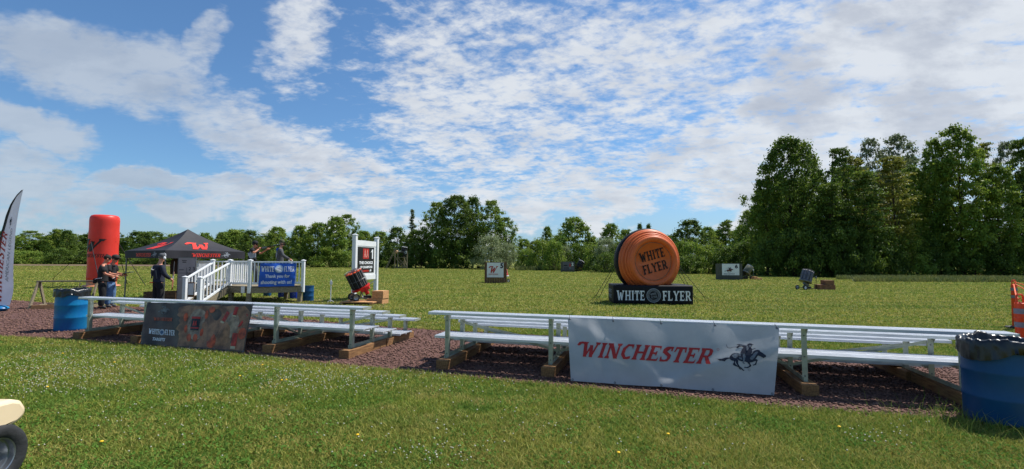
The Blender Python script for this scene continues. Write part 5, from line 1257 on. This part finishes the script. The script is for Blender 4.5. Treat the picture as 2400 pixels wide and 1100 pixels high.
proto('tallC', 'tier', 7, 'dark', H=17, Wd=7.0, base=.06, clumps=330, per=90, leaf=.27, cr=1.05, trunk=.2)
proto('loose', 'loose', 8, 'grey', H=17.5, Wd=8.5, base=.2, clumps=260, per=85, leaf=.24, cr=.95, trunk=.18)
proto('fir', 'fir', 9, 'grey', H=14, Wd=4.5, base=.05, clumps=120, per=70, leaf=.26, cr=.8, trunk=.16)
proto('shrubA', 'shrub', 10, 'mid', H=5, Wd=8, base=.04, clumps=70, per=110, leaf=.24, cr=1.0)
proto('shrubB', 'shrub', 11, 'silver', H=6, Wd=8.5, base=.03, clumps=95, per=130, leaf=.18, cr=.95)
proto('shrubC', 'shrub', 12, 'dark', H=5, Wd=8, base=.02, clumps=70, per=110, leaf=.24, cr=1.0)
proto('shrubD', 'shrub', 13, 'light', H=4.5, Wd=8, base=.02, clumps=66, per=110, leaf=.24, cr=.95)
ORD = ['leftmost', 'second from the left', 'third from the left', 'fourth from the left', 'fifth from the left', 'sixth from the left', 'seventh from the left', 'eighth from the left', 'ninth from the left', 'tenth from the left']
trng = random.Random(21)
SHARED = {}
def tree(px, Y, top, wpx, kind, label, group, name=None, rot=None):
    """top: pixel row of the crown top, wpx: crown width in pixels at distance Y"""
    crown, trunk, H, Wd = PR[kind]
    SHARED.setdefault((label, group), []).append(px)
    z = max(2.0, CH + (HZ(px) - top) / FPX * Y); w = wpx / FPX * Y
    isb = kind.startswith('shrub')
    e = empty(name or ('bush' if isb else 'tree'), XY(px, Y), trng.random() * 6.28 if rot is None else rot, label, 'bush' if isb else 'tree', group)
    sx = w / Wd; e.scale = (sx * trng.uniform(.94, 1.06), sx * trng.uniform(.94, 1.06), z / H)
    e['px'] = float(px); link('crown', crown, e); link('trunk', trunk, e)
    return e
# far wood beyond the ploughed field
gfw = 'trees of the even wood beyond the ploughed field'
lfw = 'leafy tree in the wood beyond the ploughed field'
px = -70
while px < 640:
    Y = trng.uniform(150, 172); h = 545 + trng.uniform(-7, 14) + (4 if px > 470 else 0)
    tree(px, Y, h, trng.uniform(56, 84), trng.choice(['roundA', 'roundB', 'roundC', 'bigB', 'tallA', 'roundB']), lfw, gfw); px += trng.uniform(26, 36)
for px, top, w, k, lb in ((131, 538, 46, 'roundA', 'higher tree crown rising from the far wood left of the red column'), (155, 540, 40, 'roundB', 'higher tree crown just left of the red column, second of a pair'), (478, 546, 46, 'roundC', 'pale round tree right of the canopy peak in the far wood'), (552, 538, 76, 'roundC', 'broad pale tree rising behind the right slope of the canopy'), (520, 545, 50, 'roundA', 'mid green tree between canopy slope and the broad pale tree'), (340, 546, 60, 'roundB', 'far wood tree directly behind the left slope of the canopy')):
    tree(px, 140, top, w, k, lb, 'higher trees of the far wood')
px = -60
while px < 620:
    tree(px, trng.uniform(128, 136), 594 + trng.uniform(-18, 12), trng.uniform(44, 76), trng.choice(['shrubA', 'shrubC', 'shrubC', 'shrubC', 'shrubD']), 'dense bush along the foot of the far wood', 'bushes at the foot of the far wood'); px += trng.uniform(28, 38)
gm = 'trees of the nearer wood left of centre'
for px, Y, top, w, k, lb in (
    (586, 118, 541, 62, 'roundB', 'dark tree just behind the aiming shooter on the stand'), (648, 112, 533, 66, 'roundA', 'pointed green tree directly behind the man in the camouflage cap'),
    (690, 108, 556, 60, 'roundB', 'dark tree filling the gap right of the camouflage cap man'), (703, 104, 530, 62, 'roundA', 'green tree above the right end of the railed stand'), (744, 102, 523, 74, 'roundA', 'bushy green tree left of the tall pair by the station sign'),
    (786, 100, 508, 70, 'roundC', 'bright green tall tree left of the station sign'), (812, 104, 503, 62, 'bigB', 'tallest green tree just left of the white station sign'), (850, 108, 542, 66, 'roundA', 'green tree directly behind the station sign'),
    (888, 106, 543, 62, 'roundC', 'pale green tree right of the station sign'), (930, 101, 533, 66, 'roundB', 'dark scrubby tree behind the ladder tower'), (965, 100, 488, 36, 'fir', 'narrow pointed conifer above the ladder tower'), (975, 97.5, 540, 66, 'roundB', 'dark tree at the foot of the narrow conifer'),
    (1022, 96, 474, 84, 'bigB', 'left part of the big dark tree clump, mid green'), (1068, 95, 459, 108, 'big', 'tallest and broadest dark tree of the middle clump'), (1108, 98, 462, 66, 'roundB', 'dark tree against the right side of the broadest one'), (1150, 94, 470, 86, 'bigB', 'tree with open right-hand branches above the silvery bush'), (1185, 95, 510, 62, 'bigB', 'lower open crowned tree at the right end of the middle clump')):
    tree(px, Y, top, w, k, lb, gm)
for px, Y, top, w, k in ((600, 112, 590, 60, 'shrubC'), (660, 106, 588, 70, 'shrubA'), (715, 99, 585, 70, 'shrubC'), (770, 98, 580, 80, 'shrubA'), (815, 98, 590, 70, 'shrubD'), (870, 99, 580, 70, 'shrubC'), (925, 98, 575, 70, 'shrubC'), (985, 94, 570, 80, 'shrubC'), (1040, 93, 560, 90, 'shrubC'), (1090, 92, 565, 90, 'shrubC')):
    tree(px, Y, top, w, k, 'dark bush at the foot of the wood left of centre', 'bushes at the foot of the nearer wood')
tree(1028, 91, 585, 40, 'shrubD', 'small yellow-green bush against the dark middle clump', None)
tree(1150, 84, 554, 92, 'shrubB', 'large silvery green bush behind box five', None); tree(1188, 86, 572, 60, 'shrubB', 'smaller silvery bush right of the large silvery one', None)
gb = 'background trees of the right half'
for px, Y, top, w, k, lb in (
    (1228, 130, 561, 56, 'roundA', 'low distant tree right of the silvery bushes'), (1255, 130, 566, 56, 'roundB', 'low distant tree behind the bushes left of the round tree'), (1283, 105, 532, 34, 'roundA', 'small pointed tree left of the big round tree'), (1345, 96, 511, 92, 'roundA', 'big round tree standing alone above the small dark box'), (1310, 100, 552, 60, 'roundC', 'green tree at the left foot of the big round tree'),
    (1386, 98, 555, 56, 'roundC', 'pale tree between the big round tree and the giant clay'), (1432, 92, 525, 64, 'roundA', 'round topped tree just left of the giant clay'), (1468, 96, 538, 50, 'roundC', 'tree partly hidden behind the left rim of the giant clay'), (1500, 120, 525, 24, 'roundB', 'small treetop showing above the giant clay, left one'), (1521, 120, 526, 24, 'roundB', 'small treetop showing above the giant clay, right one'), (1560, 96, 552, 90, 'roundB', 'tree hidden behind the giant clay'),
    (1618, 84, 516, 88, 'roundB', 'broad dark round tree just right of the giant clay'), (1660, 90, 533, 60, 'roundA', 'mid green tree right of the broad dark round tree'), (1702, 92, 515, 50, 'tallA', 'pointed tree above box six'), (1680, 92, 540, 60, 'roundC', 'pale green tree above the left edge of box six'), (1740, 84, 530, 66, 'roundC', 'yellowish green tree above the thrower by box six'), (1757, 76, 496, 62, 'bigB', 'open green tree left of the tall right-hand wood')):
    tree(px, Y, top, w, k, lb, gb)
gs = 'bushes along the right half of the field edge'
for px, Y, top, w, k in ((1235, 82, 585, 60, 'shrubD'), (1270, 80, 562, 66, 'shrubA'), (1300, 78, 566, 60, 'shrubD'), (1322, 81, 578, 50, 'shrubB'), (1365, 78, 572, 60, 'shrubC'), (1395, 73, 575, 64, 'shrubA'), (1420, 71, 560, 70, 'shrubB'), (1450, 70, 572, 60, 'shrubC'), (1500, 70, 570, 80, 'shrubC'), (1560, 68, 570, 80, 'shrubC'), (1600, 66, 566, 66, 'shrubA'), (1625, 64, 570, 66, 'shrubD'), (1660, 62, 575, 70, 'shrubA'), (1700, 60, 578, 80, 'shrubC'), (1740, 60, 570, 84, 'shrubC'), (1770, 60, 556, 70, 'shrubA'),
    (1420, 66, 592, 66, 'shrubC'), (1340, 80, 590, 50, 'shrubC'), (1610, 61, 598, 74, 'shrubC')):
    tree(px, Y, top, w, k, {'shrubA': 'mid green bush', 'shrubB': 'silvery green bush', 'shrubC': 'dark green bush', 'shrubD': 'bright green bush'}[k] + ' along the right half of the field edge', gs)
# tall right-hand wood
gr_ = 'tall trees of the right-hand wood'
for px, Y, top, w, k, lb in (
    (1855, 56, 322, 176, 'big', 'huge rounded tree at the left end of the tall wood'), (1800, 57, 420, 84, 'bigB', 'lower left shoulder tree of the huge rounded one'), (1905, 58, 372, 90, 'bigB', 'green tree on the right flank of the huge rounded one'),
    (1975, 55, 343, 66, 'tallC', 'dark tree with a thin pointed top right of the huge rounded one'), (2010, 57, 362, 84, 'tallB', 'olive tree right of the thin pointed top'), (1950, 52, 430, 84, 'tallC', 'very dark evergreen in front of the tall wood'), (2030, 52, 400, 90, 'tallC', 'dark tree in front of the grey feathery crowns'),
    (2050, 64, 322, 88, 'loose', 'grey feathery crown, left of two'), (2115, 64, 312, 110, 'loose', 'grey feathery crown, right and taller of two'), (2100, 55, 366, 100, 'tallB', 'pale olive tree below the grey feathery crowns'), (2150, 58, 385, 74, 'tallA', 'slim green tree right of the feathery crowns'),
    (2198, 57, 322, 70, 'tallA', 'slim green tree left of the tallest pointed tree'), (2258, 55, 289, 100, 'tallA', 'tallest pointed tree of the right-hand wood'), (2228, 60, 372, 80, 'tallB', 'olive tree at the left foot of the tallest pointed tree'), (2312, 57, 332, 66, 'tallB', 'olive tree just right of the tallest pointed tree'),
    (2372, 60, 330, 72, 'loose', 'pale thin tree near the right edge'), (2345, 55, 384, 84, 'tallA', 'green tree near the right edge below the pale thin one'), (2408, 56, 322, 60, 'tallC', 'dark tree cut by the right edge'), (2450, 58, 340, 90, 'tallA', 'green tree just outside the right edge')):
    tree(px, Y, top, w, k, lb, gr_)
for px, Y, top, w, k in ((1810, 53, 560, 90, 'shrubC'), (1860, 52, 540, 96, 'shrubC'), (1915, 51, 545, 96, 'shrubC'), (1965, 50.5, 540, 90, 'shrubC'), (2015, 51, 535, 100, 'shrubC'), (2070, 53, 540, 90, 'shrubC'), (2120, 54, 560, 96, 'shrubA'), (2175, 55, 565, 90, 'shrubC'), (2225, 56, 555, 90, 'shrubC'), (2285, 55, 560, 100, 'shrubC'), (2345, 54, 565, 90, 'shrubC'), (2400, 54, 560, 90, 'shrubC'), (2460, 54, 560, 90, 'shrubC'), (2090, 66, 530, 110, 'shrubC'), (2200, 66, 540, 110, 'shrubC'), (2320, 66, 540, 110, 'shrubC')):
    tree(px, Y, top, w, k, 'dark undergrowth bush at the foot of the tall right-hand wood', 'undergrowth of the right-hand wood')
for px in range(1790, 2150, 46):
    tree(px + trng.uniform(-12, 12), trng.uniform(64, 82), 390 + trng.uniform(-30, 60), trng.uniform(70, 110), trng.choice(['tallC', 'bigB', 'tallA', 'tallC']), 'tree in the shaded depth of the right-hand wood', 'inner trees of the right-hand wood')

# number the look-alikes of a row from its left end
rows = {}
for o in C.objects:
    if 'px' in o.keys(): rows.setdefault(o['label'], []).append(o)
for lb, os_ in rows.items():
    if len(os_) > 1 and 'shaded depth' not in lb:
        os_.sort(key=lambda o: o['px']); n_ = len(os_); head, tail = lb.split(' ', 1)
        for i, o in enumerate(os_):
            w = (ORD + ['eleventh from the left', 'twelfth from the left'])[i] if i < min(12, n_ - 1) else (ORD[n_ - 1 - i].replace('left', 'right') if n_ - 1 - i < 10 else 'exactly midway along')
            if w == 'rightmost' or n_ - 1 - i == 0: w = 'rightmost'
            o['label'] = (lb + ', ' + w)
for o in C.objects:
    if 'px' in o.keys(): del o['px']

# ================================================================== PEOPLE
def skin_mesh(pts, edges, sub=2):
    """pts: {name:(x,y,z,r)}; first is the root"""
    names = list(pts); me = bpy.data.meshes.new('s'); me.from_pydata([pts[n][:3] for n in names], [(names.index(a), names.index(b)) for a, b in edges], [])
    o = bpy.data.objects.new('s', me); C.objects.link(o)
    md = o.modifiers.new('skin', 'SKIN'); md.use_smooth_shade = True; md.branch_smoothing = .6
    sv = me.skin_vertices[0].data
    for i, n in enumerate(names): r = pts[n][3]; sv[i].radius = (r, r) if not isinstance(r, tuple) else r; sv[i].use_root = (i == 0)
    s2 = o.modifiers.new('sub', 'SUBSURF'); s2.levels = sub; s2.render_levels = sub
    dg = bpy.context.evaluated_depsgraph_get(); out = bpy.data.meshes.new_from_object(o.evaluated_get(dg)); bpy.data.objects.remove(o); bpy.data.meshes.remove(me)
    return out
def join_meshes(name, meshes, m):
    bm = bmesh.new()
    for me in meshes: bm.from_mesh(me)
    me = bpy.data.meshes.new(name); bm.to_mesh(me); bm.free(); me.materials.clear(); me.materials.append(m)
    for p in me.polygons: p.use_smooth = True; p.material_index = 0
    return me
def person(loc, rz, label, J, top, legs, skin=SKIN, hair=HAIRD, cap=None, shoes=BLACKM, muffs=None, vest=None, sleeves='long', hairlen=0, face=0.0, patch=None):
    """local frame: +y is the way the person faces; J gives joints"""
    e = empty('person', loc, rz, label, 'person')
    j = dict(pel=(0, 0, .93), wai=(0, .0, 1.08), che=(0, .0, 1.27), nk0=(0, .0, 1.42), nk1=(0, .02, 1.50), hd0=(0, .035, 1.56), hd1=(0, .035, 1.66), hd2=(0, .03, 1.72),
             shl=(-.17, 0, 1.385), shr=(.17, 0, 1.385), ell=(-.23, -.02, 1.12), elr=(.23, -.02, 1.12), hal=(-.22, .12, .90), har=(.22, .12, .90),
             hil=(-.09, 0, .88), hir=(.09, 0, .88), knl=(-.10, .02, .48), knr=(.10, .02, .48), anl=(-.11, -.01, .09), anr=(.11, -.01, .09), tol=(-.13, .14, .035), tor=(.13, .14, .035))
    j.update(J)
    def V_(n): return Vector(j[n])
    def mk(names_r, edges, sub=2): return skin_mesh({n: (*j[n], r) for n, r in names_r}, edges, sub)
    # body: one continuous surface from pelvis to head, hands and feet
    body = mk([('pel', .11), ('wai', .095), ('che', .11), ('nk0', .062), ('nk1', .052), ('hd0', .066), ('hd1', .088), ('hd2', .066), ('shl', .055), ('shr', .055), ('ell', .042), ('elr', .042), ('hal', .026), ('har', .026), ('hil', .08), ('hir', .08), ('knl', .055), ('knr', .055), ('anl', .038), ('anr', .038), ('tol', .03), ('tor', .03)],
              [('pel', 'wai'), ('wai', 'che'), ('che', 'nk0'), ('nk0', 'nk1'), ('nk1', 'hd0'), ('hd0', 'hd1'), ('hd1', 'hd2'), ('nk0', 'shl'), ('nk0', 'shr'), ('shl', 'ell'), ('shr', 'elr'), ('ell', 'hal'), ('elr', 'har'), ('pel', 'hil'), ('pel', 'hir'), ('hil', 'knl'), ('hir', 'knr'), ('knl', 'anl'), ('knr', 'anr'), ('anl', 'tol'), ('anr', 'tor')])
    parts = [body]
    hd = V_('hd1'); fwd = Matrix.Rotation(R(face), 3, 'Z') @ Vector((0, 1, 0)); side = fwd.cross(Vector((0, 0, 1)))
    tilt = (V_('hd2') - V_('hd0')).normalized()
    nb = MB()
    nb.tube([hd + fwd * .075 - tilt * .005, hd + fwd * .108 - tilt * .045, hd + fwd * .082 - tilt * .055], [.010, .017, .012], 7)           # nose
    nb.ball(V_('hd0') + fwd * .045 - tilt * .02, (.05, .05, .04), 10, 7)                                                                    # chin and jaw
    nb.tube([V_('hd0') + fwd * .082 + side * -.022 + tilt * .012, V_('hd0') + fwd * .092 + tilt * .012, V_('hd0') + fwd * .082 + side * .022 + tilt * .012], .008, 6)   # lips
    for s in (-1, 1): nb.ball(hd + side * s * .086 - tilt * .03, (.012, .022, .032), 8, 6)
    for h_, el in (('hal', 'ell'), ('har', 'elr')):
        h0 = V_(h_); d = (h0 - V_(el)).normalized(); sidev = d.cross(Vector((0, 0, 1)));
        if sidev.length < .2: sidev = d.cross(Vector((0, 1, 0)))
        sidev.normalize(); dn = d.cross(sidev).normalized(); dn = dn if dn.z < 0 else -dn
        nb.tube([h0, h0 + d * .04, h0 + d * .085], [.026, .038, .033], 8)
        for k, L_ in enumerate((.062, .075, .072, .056)):
            o_ = h0 + d * .08 + sidev * (-.028 + k * .0185); nb.tube([o_, o_ + d * L_ * .5 + dn * .006, o_ + d * L_ * .78 + dn * .03, o_ + d * L_ * .8 + dn * .05], [.0095, .0085, .0075, .006], 6)
        o_ = h0 + d * .025 + sidev * -.03; nb.tube([o_, o_ + d * .03 - sidev * .028 + dn * .01, o_ + d * .06 - sidev * .025 + dn * .022], [.011, .010, .007], 6)
    bmesh.ops.recalc_face_normals(nb.bm, faces=nb.bm.faces[:]); hm = bpy.data.meshes.new('h'); nb.bm.to_mesh(hm); nb.bm.free(); parts.append(hm)
    bo = link('body', join_meshes('body', parts, skin), e)
    ey = MB()
    for s in (-1, 1): ey.ball(hd + fwd * .083 + side * s * .032 + tilt * .0, (.011, .008, .008), 8, 6)
    ey.build('eyes', BLACKM, bo, smooth=True)
    sl = [('ell', .075), ('elr', .075), ('hal', .052), ('har', .052)]
    ends = {}
    j['ptx'] = tuple(V_('pel') + Vector((0, 0, -.10)))
    if sleeves == 'short':
        for a, b in (('shl', 'ell'), ('shr', 'elr')): j[a + 'x'] = tuple(V_(a).lerp(V_(b), .85))
        tp = mk([('wai', .145), ('pel', .158), ('ptx', .160), ('che', .160), ('nk0', .08), ('shl', .095), ('shr', .095), ('shlx', .085), ('shrx', .085)], [('wai', 'pel'), ('pel', 'ptx'), ('wai', 'che'), ('che', 'nk0'), ('nk0', 'shl'), ('nk0', 'shr'), ('shl', 'shlx'), ('shr', 'shrx')])
    else:
        tp = mk([('wai', .148), ('pel', .160), ('ptx', .160), ('che', .162), ('nk0', .085), ('shl', .095), ('shr', .095)] + sl, [('wai', 'pel'), ('pel', 'ptx'), ('wai', 'che'), ('che', 'nk0'), ('nk0', 'shl'), ('nk0', 'shr'), ('shl', 'ell'), ('shr', 'elr'), ('ell', 'hal'), ('elr', 'har')])
    link('shirt' if vest else 'jacket', join_meshes('shirt', [tp], top), e)
    if vest:
        j['wv'] = tuple(V_('pel').lerp(V_('wai'), .4))
        vm = mk([('wai', .16), ('wv', .165), ('che', .176), ('nk0', .07), ('shl', .085), ('shr', .085)], [('wai', 'wv'), ('wai', 'che'), ('che', 'nk0'), ('che', 'shl'), ('che', 'shr')]); link('vest', join_meshes('vest', [vm], vest), e)
    j['tw'] = tuple(V_('pel') + Vector((0, 0, .06))); j['px'] = tuple(V_('pel') + Vector((0, 0, -.04))); j['hlx'] = tuple(V_('hil').lerp(V_('knl'), .30)); j['hrx'] = tuple(V_('hir').lerp(V_('knr'), .30))
    lg = mk([('tw', .142), ('px', .142), ('hlx', .112), ('hrx', .112), ('knl', .095), ('knr', .095), ('anl', .08), ('anr', .08)], [('tw', 'px'), ('px', 'hlx'), ('px', 'hrx'), ('hlx', 'knl'), ('hrx', 'knr'), ('knl', 'anl'), ('knr', 'anr')])
    link('trousers', join_meshes('trousers', [lg], legs), e)
    for a, t in (('anl', 'tol'), ('anr', 'tor')):
        j['q'] = tuple(V_(a) + (V_(a) - V_(t)) * .25); j['q'] = (j['q'][0], j['q'][1], .045)
        sm = mk([(a, .052), ('q', .042), (t, .042)], [(a, 'q'), (a, t)]); 
        for v_ in sm.vertices: v_.co.z = max(v_.co.z, .002)
        link('shoe', join_meshes('shoe', [sm], shoes), e)
    HM = Matrix.Translation(hd) @ tilt.to_track_quat('Z', 'Y').to_matrix().to_4x4()
    hb_ = MB(); hb_.ball(hd - fwd * .018 + tilt * .022, (.096, .104, .092), 18, 12)
    if hairlen: hb_.ball(hd - fwd * .05 - tilt * .05, (.075, .06, .09), 14, 9)
    hb_.build('hair', hair, e, smooth=True)
    if cap:
        c_ = MB(); c_.lathe([(.105, 0), (.107, .03), (.098, .075), (.07, .105), (.02, .118), (0, .119)], 26, Matrix.Translation(hd + tilt * .022 - fwd * .012) @ Matrix.Rotation(R(face), 4, 'Z'))
        co_ = c_.build('cap', cap, e, smooth=True)
        bl = MB(); pts_ = []
        for k in range(9): a = R(-62 + k * 15.5); pts_.append(fwd * (.085 + .085 * math.cos(a) ** .5) + side * .088 * math.sin(a))
        b0 = hd + tilt * .028
        vs = [b0 + p + Vector((0, 0, -.012)) for p in pts_] + [b0 + fwd * .05 + side * .088, b0 + fwd * .05 - side * .088]
        vs = [b0 + fwd * .05 - side * .088] + [b0 + p + Vector((0, 0, -.014)) for p in pts_] + [b0 + fwd * .05 + side * .088]
        n = len(vs); bl._add(vs + [v_ + Vector((0, 0, .006)) for v_ in vs], [tuple(range(n)), tuple(range(n, 2 * n))[::-1]] + [(i, (i + 1) % n, n + (i + 1) % n, n + i) for i in range(n)]); bl.build('brim', cap, co_)
    if muffs:
        m_ = MB()
        for s in (-1, 1): m_.ball(hd + side * s * .108 - tilt * .02, (.03, .042, .052), 12, 8)
        m_.tube([hd + side * (.125 * math.cos(R(a))) + tilt * (.02 + .125 * math.sin(R(a))) - fwd * .0 for a in range(0, 181, 15)], .006, 6); m_.build('ear_muffs', muffs, e, smooth=True)
    return e, j
def face_dir(dx_, dy_): return math.atan2(-dx_, dy_)     # rotation so that local +y points along (dx,dy)
# man in black with waist pouch, seen from behind his left side, looking down to the right
p1 = XY(243, 15.15); e1, j1 = person(p1, face_dir(.75, .6), 'person in black shirt and trousers with a waist pouch holding papers',
    dict(hd0=(0, .07, 1.55), hd1=(0, .105, 1.63), hd2=(0, .12, 1.69), nk1=(0, .04, 1.49), ell=(-.27, .02, 1.14), hal=(-.30, .20, 1.02), elr=(.25, .05, 1.13), har=(.16, .30, 1.05), knl=(-.12, .02, .48), anl=(-.15, -.03, .09), tol=(-.2, .1, .035)), CLBLK, CLPNT, SKINR, HAIRD, sleeves='short', shoes=BLACKM)
MB().tube([(-.175, -.02, .99), (-.12, -.15, .97), (0, -.185, .96), (.12, -.15, .98), (.175, -.02, 1.0)], .009, 6).build('belt', WHTINK, e1)
MB().box(-.2, -.05, -.24, -.14, .82, .98).build('pouch', CLBLK, e1, bevel=.02); MB().box(-.15, -.09, -.246, -.2405, .86, .92).build('pouch_label', PAPER, e1)
ph_ = MB(Matrix.Translation((-.33, .30, 1.03)) @ Matrix.Rotation(R(35), 4, 'X') @ Matrix.Rotation(R(20), 4, 'Y')).box(-.08, .08, -.1, .1, -.003, .003).build('papers', PAPER); ph_.location = p1; ph_.rotation_euler = e1.rotation_euler; tag(ph_, 'white papers held in the hand of the person in black', 'papers')
# man behind him with red cap and jeans
p2 = XY(262, 15.6); e2, j2 = person(p2, face_dir(.9, .2), 'person in dark cap and blue jeans looking down at a clipboard',
    dict(hd0=(0, .07, 1.54), hd1=(0, .11, 1.62), hd2=(0, .13, 1.68), nk1=(0, .04, 1.48), ell=(-.22, .05, 1.13), elr=(.22, .06, 1.13), hal=(-.12, .30, 1.10), har=(.12, .31, 1.08)), CLBLK, JEANS, SKINR, HAIRD, cap=mat('dark_cap', (46, 40, 38), .8), sleeves='short', shoes=GREYCL)
cbd = MB(Matrix.Translation((0, .46, 1.14)) @ Matrix.Rotation(R(12), 4, 'X')).box(-.12, .12, -.13, .17, -.004, .004).build('clipboard', BLACKM); cbd.location = p2; cbd.rotation_euler = e2.rotation_euler; tag(cbd, 'clipboard held out by the person in blue jeans', 'clipboard')
MB(Matrix.Translation((0, .46, 1.149)) @ Matrix.Rotation(R(12), 4, 'X')).box(-.10, .10, -.11, .14, -.001, .002).build('sheet', PAPER, cbd)
# man with ear muffs, back to us, holding a gun by the muzzle
p3 = XY(373, 14.95); e3, j3 = person(p3, face_dir(.35, .93), 'person in navy jacket with white ear muffs, back turned, holding a gun down',
    dict(hd0=(.01, .06, 1.58), hd1=(.015, .09, 1.665), hd2=(.02, .10, 1.73), nk1=(0, .03, 1.51), ell=(-.27, -.01, 1.13), hal=(-.22, .16, 1.0), elr=(.27, .0, 1.12), har=(.27, .20, .98)), NAVYCL, CLPNT, SKIN, HAIRG, cap=GREYCL, muffs=WHITEP, shoes=BLACKM)
for s in (-1, 1): MB().beam((s * .12, -.125, 1.0), (s * .09, -.14, 1.26), .035, .03, (0, 1, 0)).build('grey_side_panel', GREYCL, e3, bevel=.01)
MB().tube([(-.05, -.160, 1.36), (-.07, -.170, 1.31), (-.03, -.172, 1.265), (.03, -.17, 1.275)], .010, 6).build('back_print', WHITEP, e3); MB().box(-.15, -.02, -.168, -.14, .86, .89).build('orange_hem', ORCONE, e3)
def shotgun(name, loc, M, label):
    g_ = empty(name, loc, 0, label, 'gun'); g_.matrix_world = Matrix.Translation(loc) @ M
    MB().prism([(-.40, -.085), (-.395, .035), (-.12, .02), (.0, .022), (.0, -.03), (-.07, -.05), (-.14, -.035), (-.24, -.05)], -.018, .018, Matrix.Rotation(R(90), 4, 'X')).build('stock', WALNUT, g_, bevel=.008)
    MB().box(.001, .16, -.019, .019, -.036, .026).build('receiver', GREYM, g_, bevel=.005)
    m_ = MB(); m_.tube([(.161, 0, .012), (.88, 0, .016)], .0105, 10); m_.tube([(.161, 0, -.012), (.88, 0, -.008)], .0105, 10); m_.build('barrels', BLACKM, g_)
    MB().box(.18, .42, -.022, .022, -.044, -.024).build('fore_end', WALNUT, g_, bevel=.008)
    MB().tube([(.02, 0, -.037), (.03, 0, -.065), (.07, 0, -.065), (.08, 0, -.037)], .004, 6).build('trigger_guard', GREYM, g_); return g_
hw = e3.matrix_basis @ Vector((.27, .28, .96)) if False else (Matrix.Translation(p3) @ Matrix.Rotation(e3.rotation_euler.z, 4, 'Z')) @ Vector((.275, .27, .955))
shotgun('shotgun', hw, Vector((-.42, .62, .62)).to_track_quat('X', 'Z').to_matrix().to_4x4(), 'brown stocked shotgun held downwards by the person with ear muffs')
# shooter on the stand aiming to the right
p4 = XY(591, 18.6) + Vector((0, 0, DZ + .001)); e4, j4 = person(p4, face_dir(.93, .36), 'person in black hat and pale vest aiming a long gun from the stand',
    dict(wai=(0, -.03, 1.06), che=(0, -.02, 1.25), nk0=(0, .03, 1.38), nk1=(.01, .06, 1.45), hd0=(.02, .09, 1.50), hd1=(.03, .10, 1.575), hd2=(.03, .09, 1.64), shl=(-.15, .04, 1.34), shr=(.17, .0, 1.35), ell=(-.20, .26, 1.20), hal=(-.03, .50, 1.36), elr=(.30, .10, 1.22), har=(.13, .24, 1.38), knl=(-.14, .12, .48), anl=(-.16, .12, .09), tol=(-.19, .27, .035), anr=(.14, -.16, .09), knr=(.13, -.08, .48), tor=(.2, -.03, .035)), CLBLK, GREYCL, SKINR, HAIRD, cap=CLBLK, vest=LGREYCL, sleeves='short', muffs=None)
M4 = Matrix.Rotation(e4.rotation_euler.z + R(90), 4, 'Z')
gl_ = (Matrix.Translation(p4) @ Matrix.Rotation(e4.rotation_euler.z, 4, 'Z')) @ Vector((.10, .34, 1.43))
shotgun('shotgun', gl_, Matrix.Rotation(e4.rotation_euler.z + R(90) - R(0), 4, 'Z') @ Matrix.Rotation(R(-11), 4, 'Y'), 'long gun aimed to the right by the person on the stand')
# man with camo cap
p5 = XY(656, 19.2) + Vector((0, 0, DZ + .001)); e5, j5 = person(p5, face_dir(.9, .42), 'person in camouflage cap and grey sweater with a bright blue shoulder on the stand',
    dict(hd0=(0, .05, 1.57), hd1=(0, .06, 1.655), hd2=(0, .055, 1.72), ell=(-.22, .06, 1.13), hal=(-.18, .30, 1.00), elr=(.24, .10, 1.13), har=(.20, .36, .98)), GREYCL, CLPNT, SKIN, HAIRG, cap=CAMO, vest=None)
MB().ball((-.06, -.08, 1.37), (.12, .075, .07), 14, 9).build('blue_yoke', BLUECL, e5, smooth=True); MB().ball((-.03, -.09, 1.14), (.11, .07, .20), 14, 10).build('pale_back', LGREYCL, e5, smooth=True); MB().box(-.09, .03, -.163, -.157, 1.26, 1.30).build('white_print', WHITEP, e5)
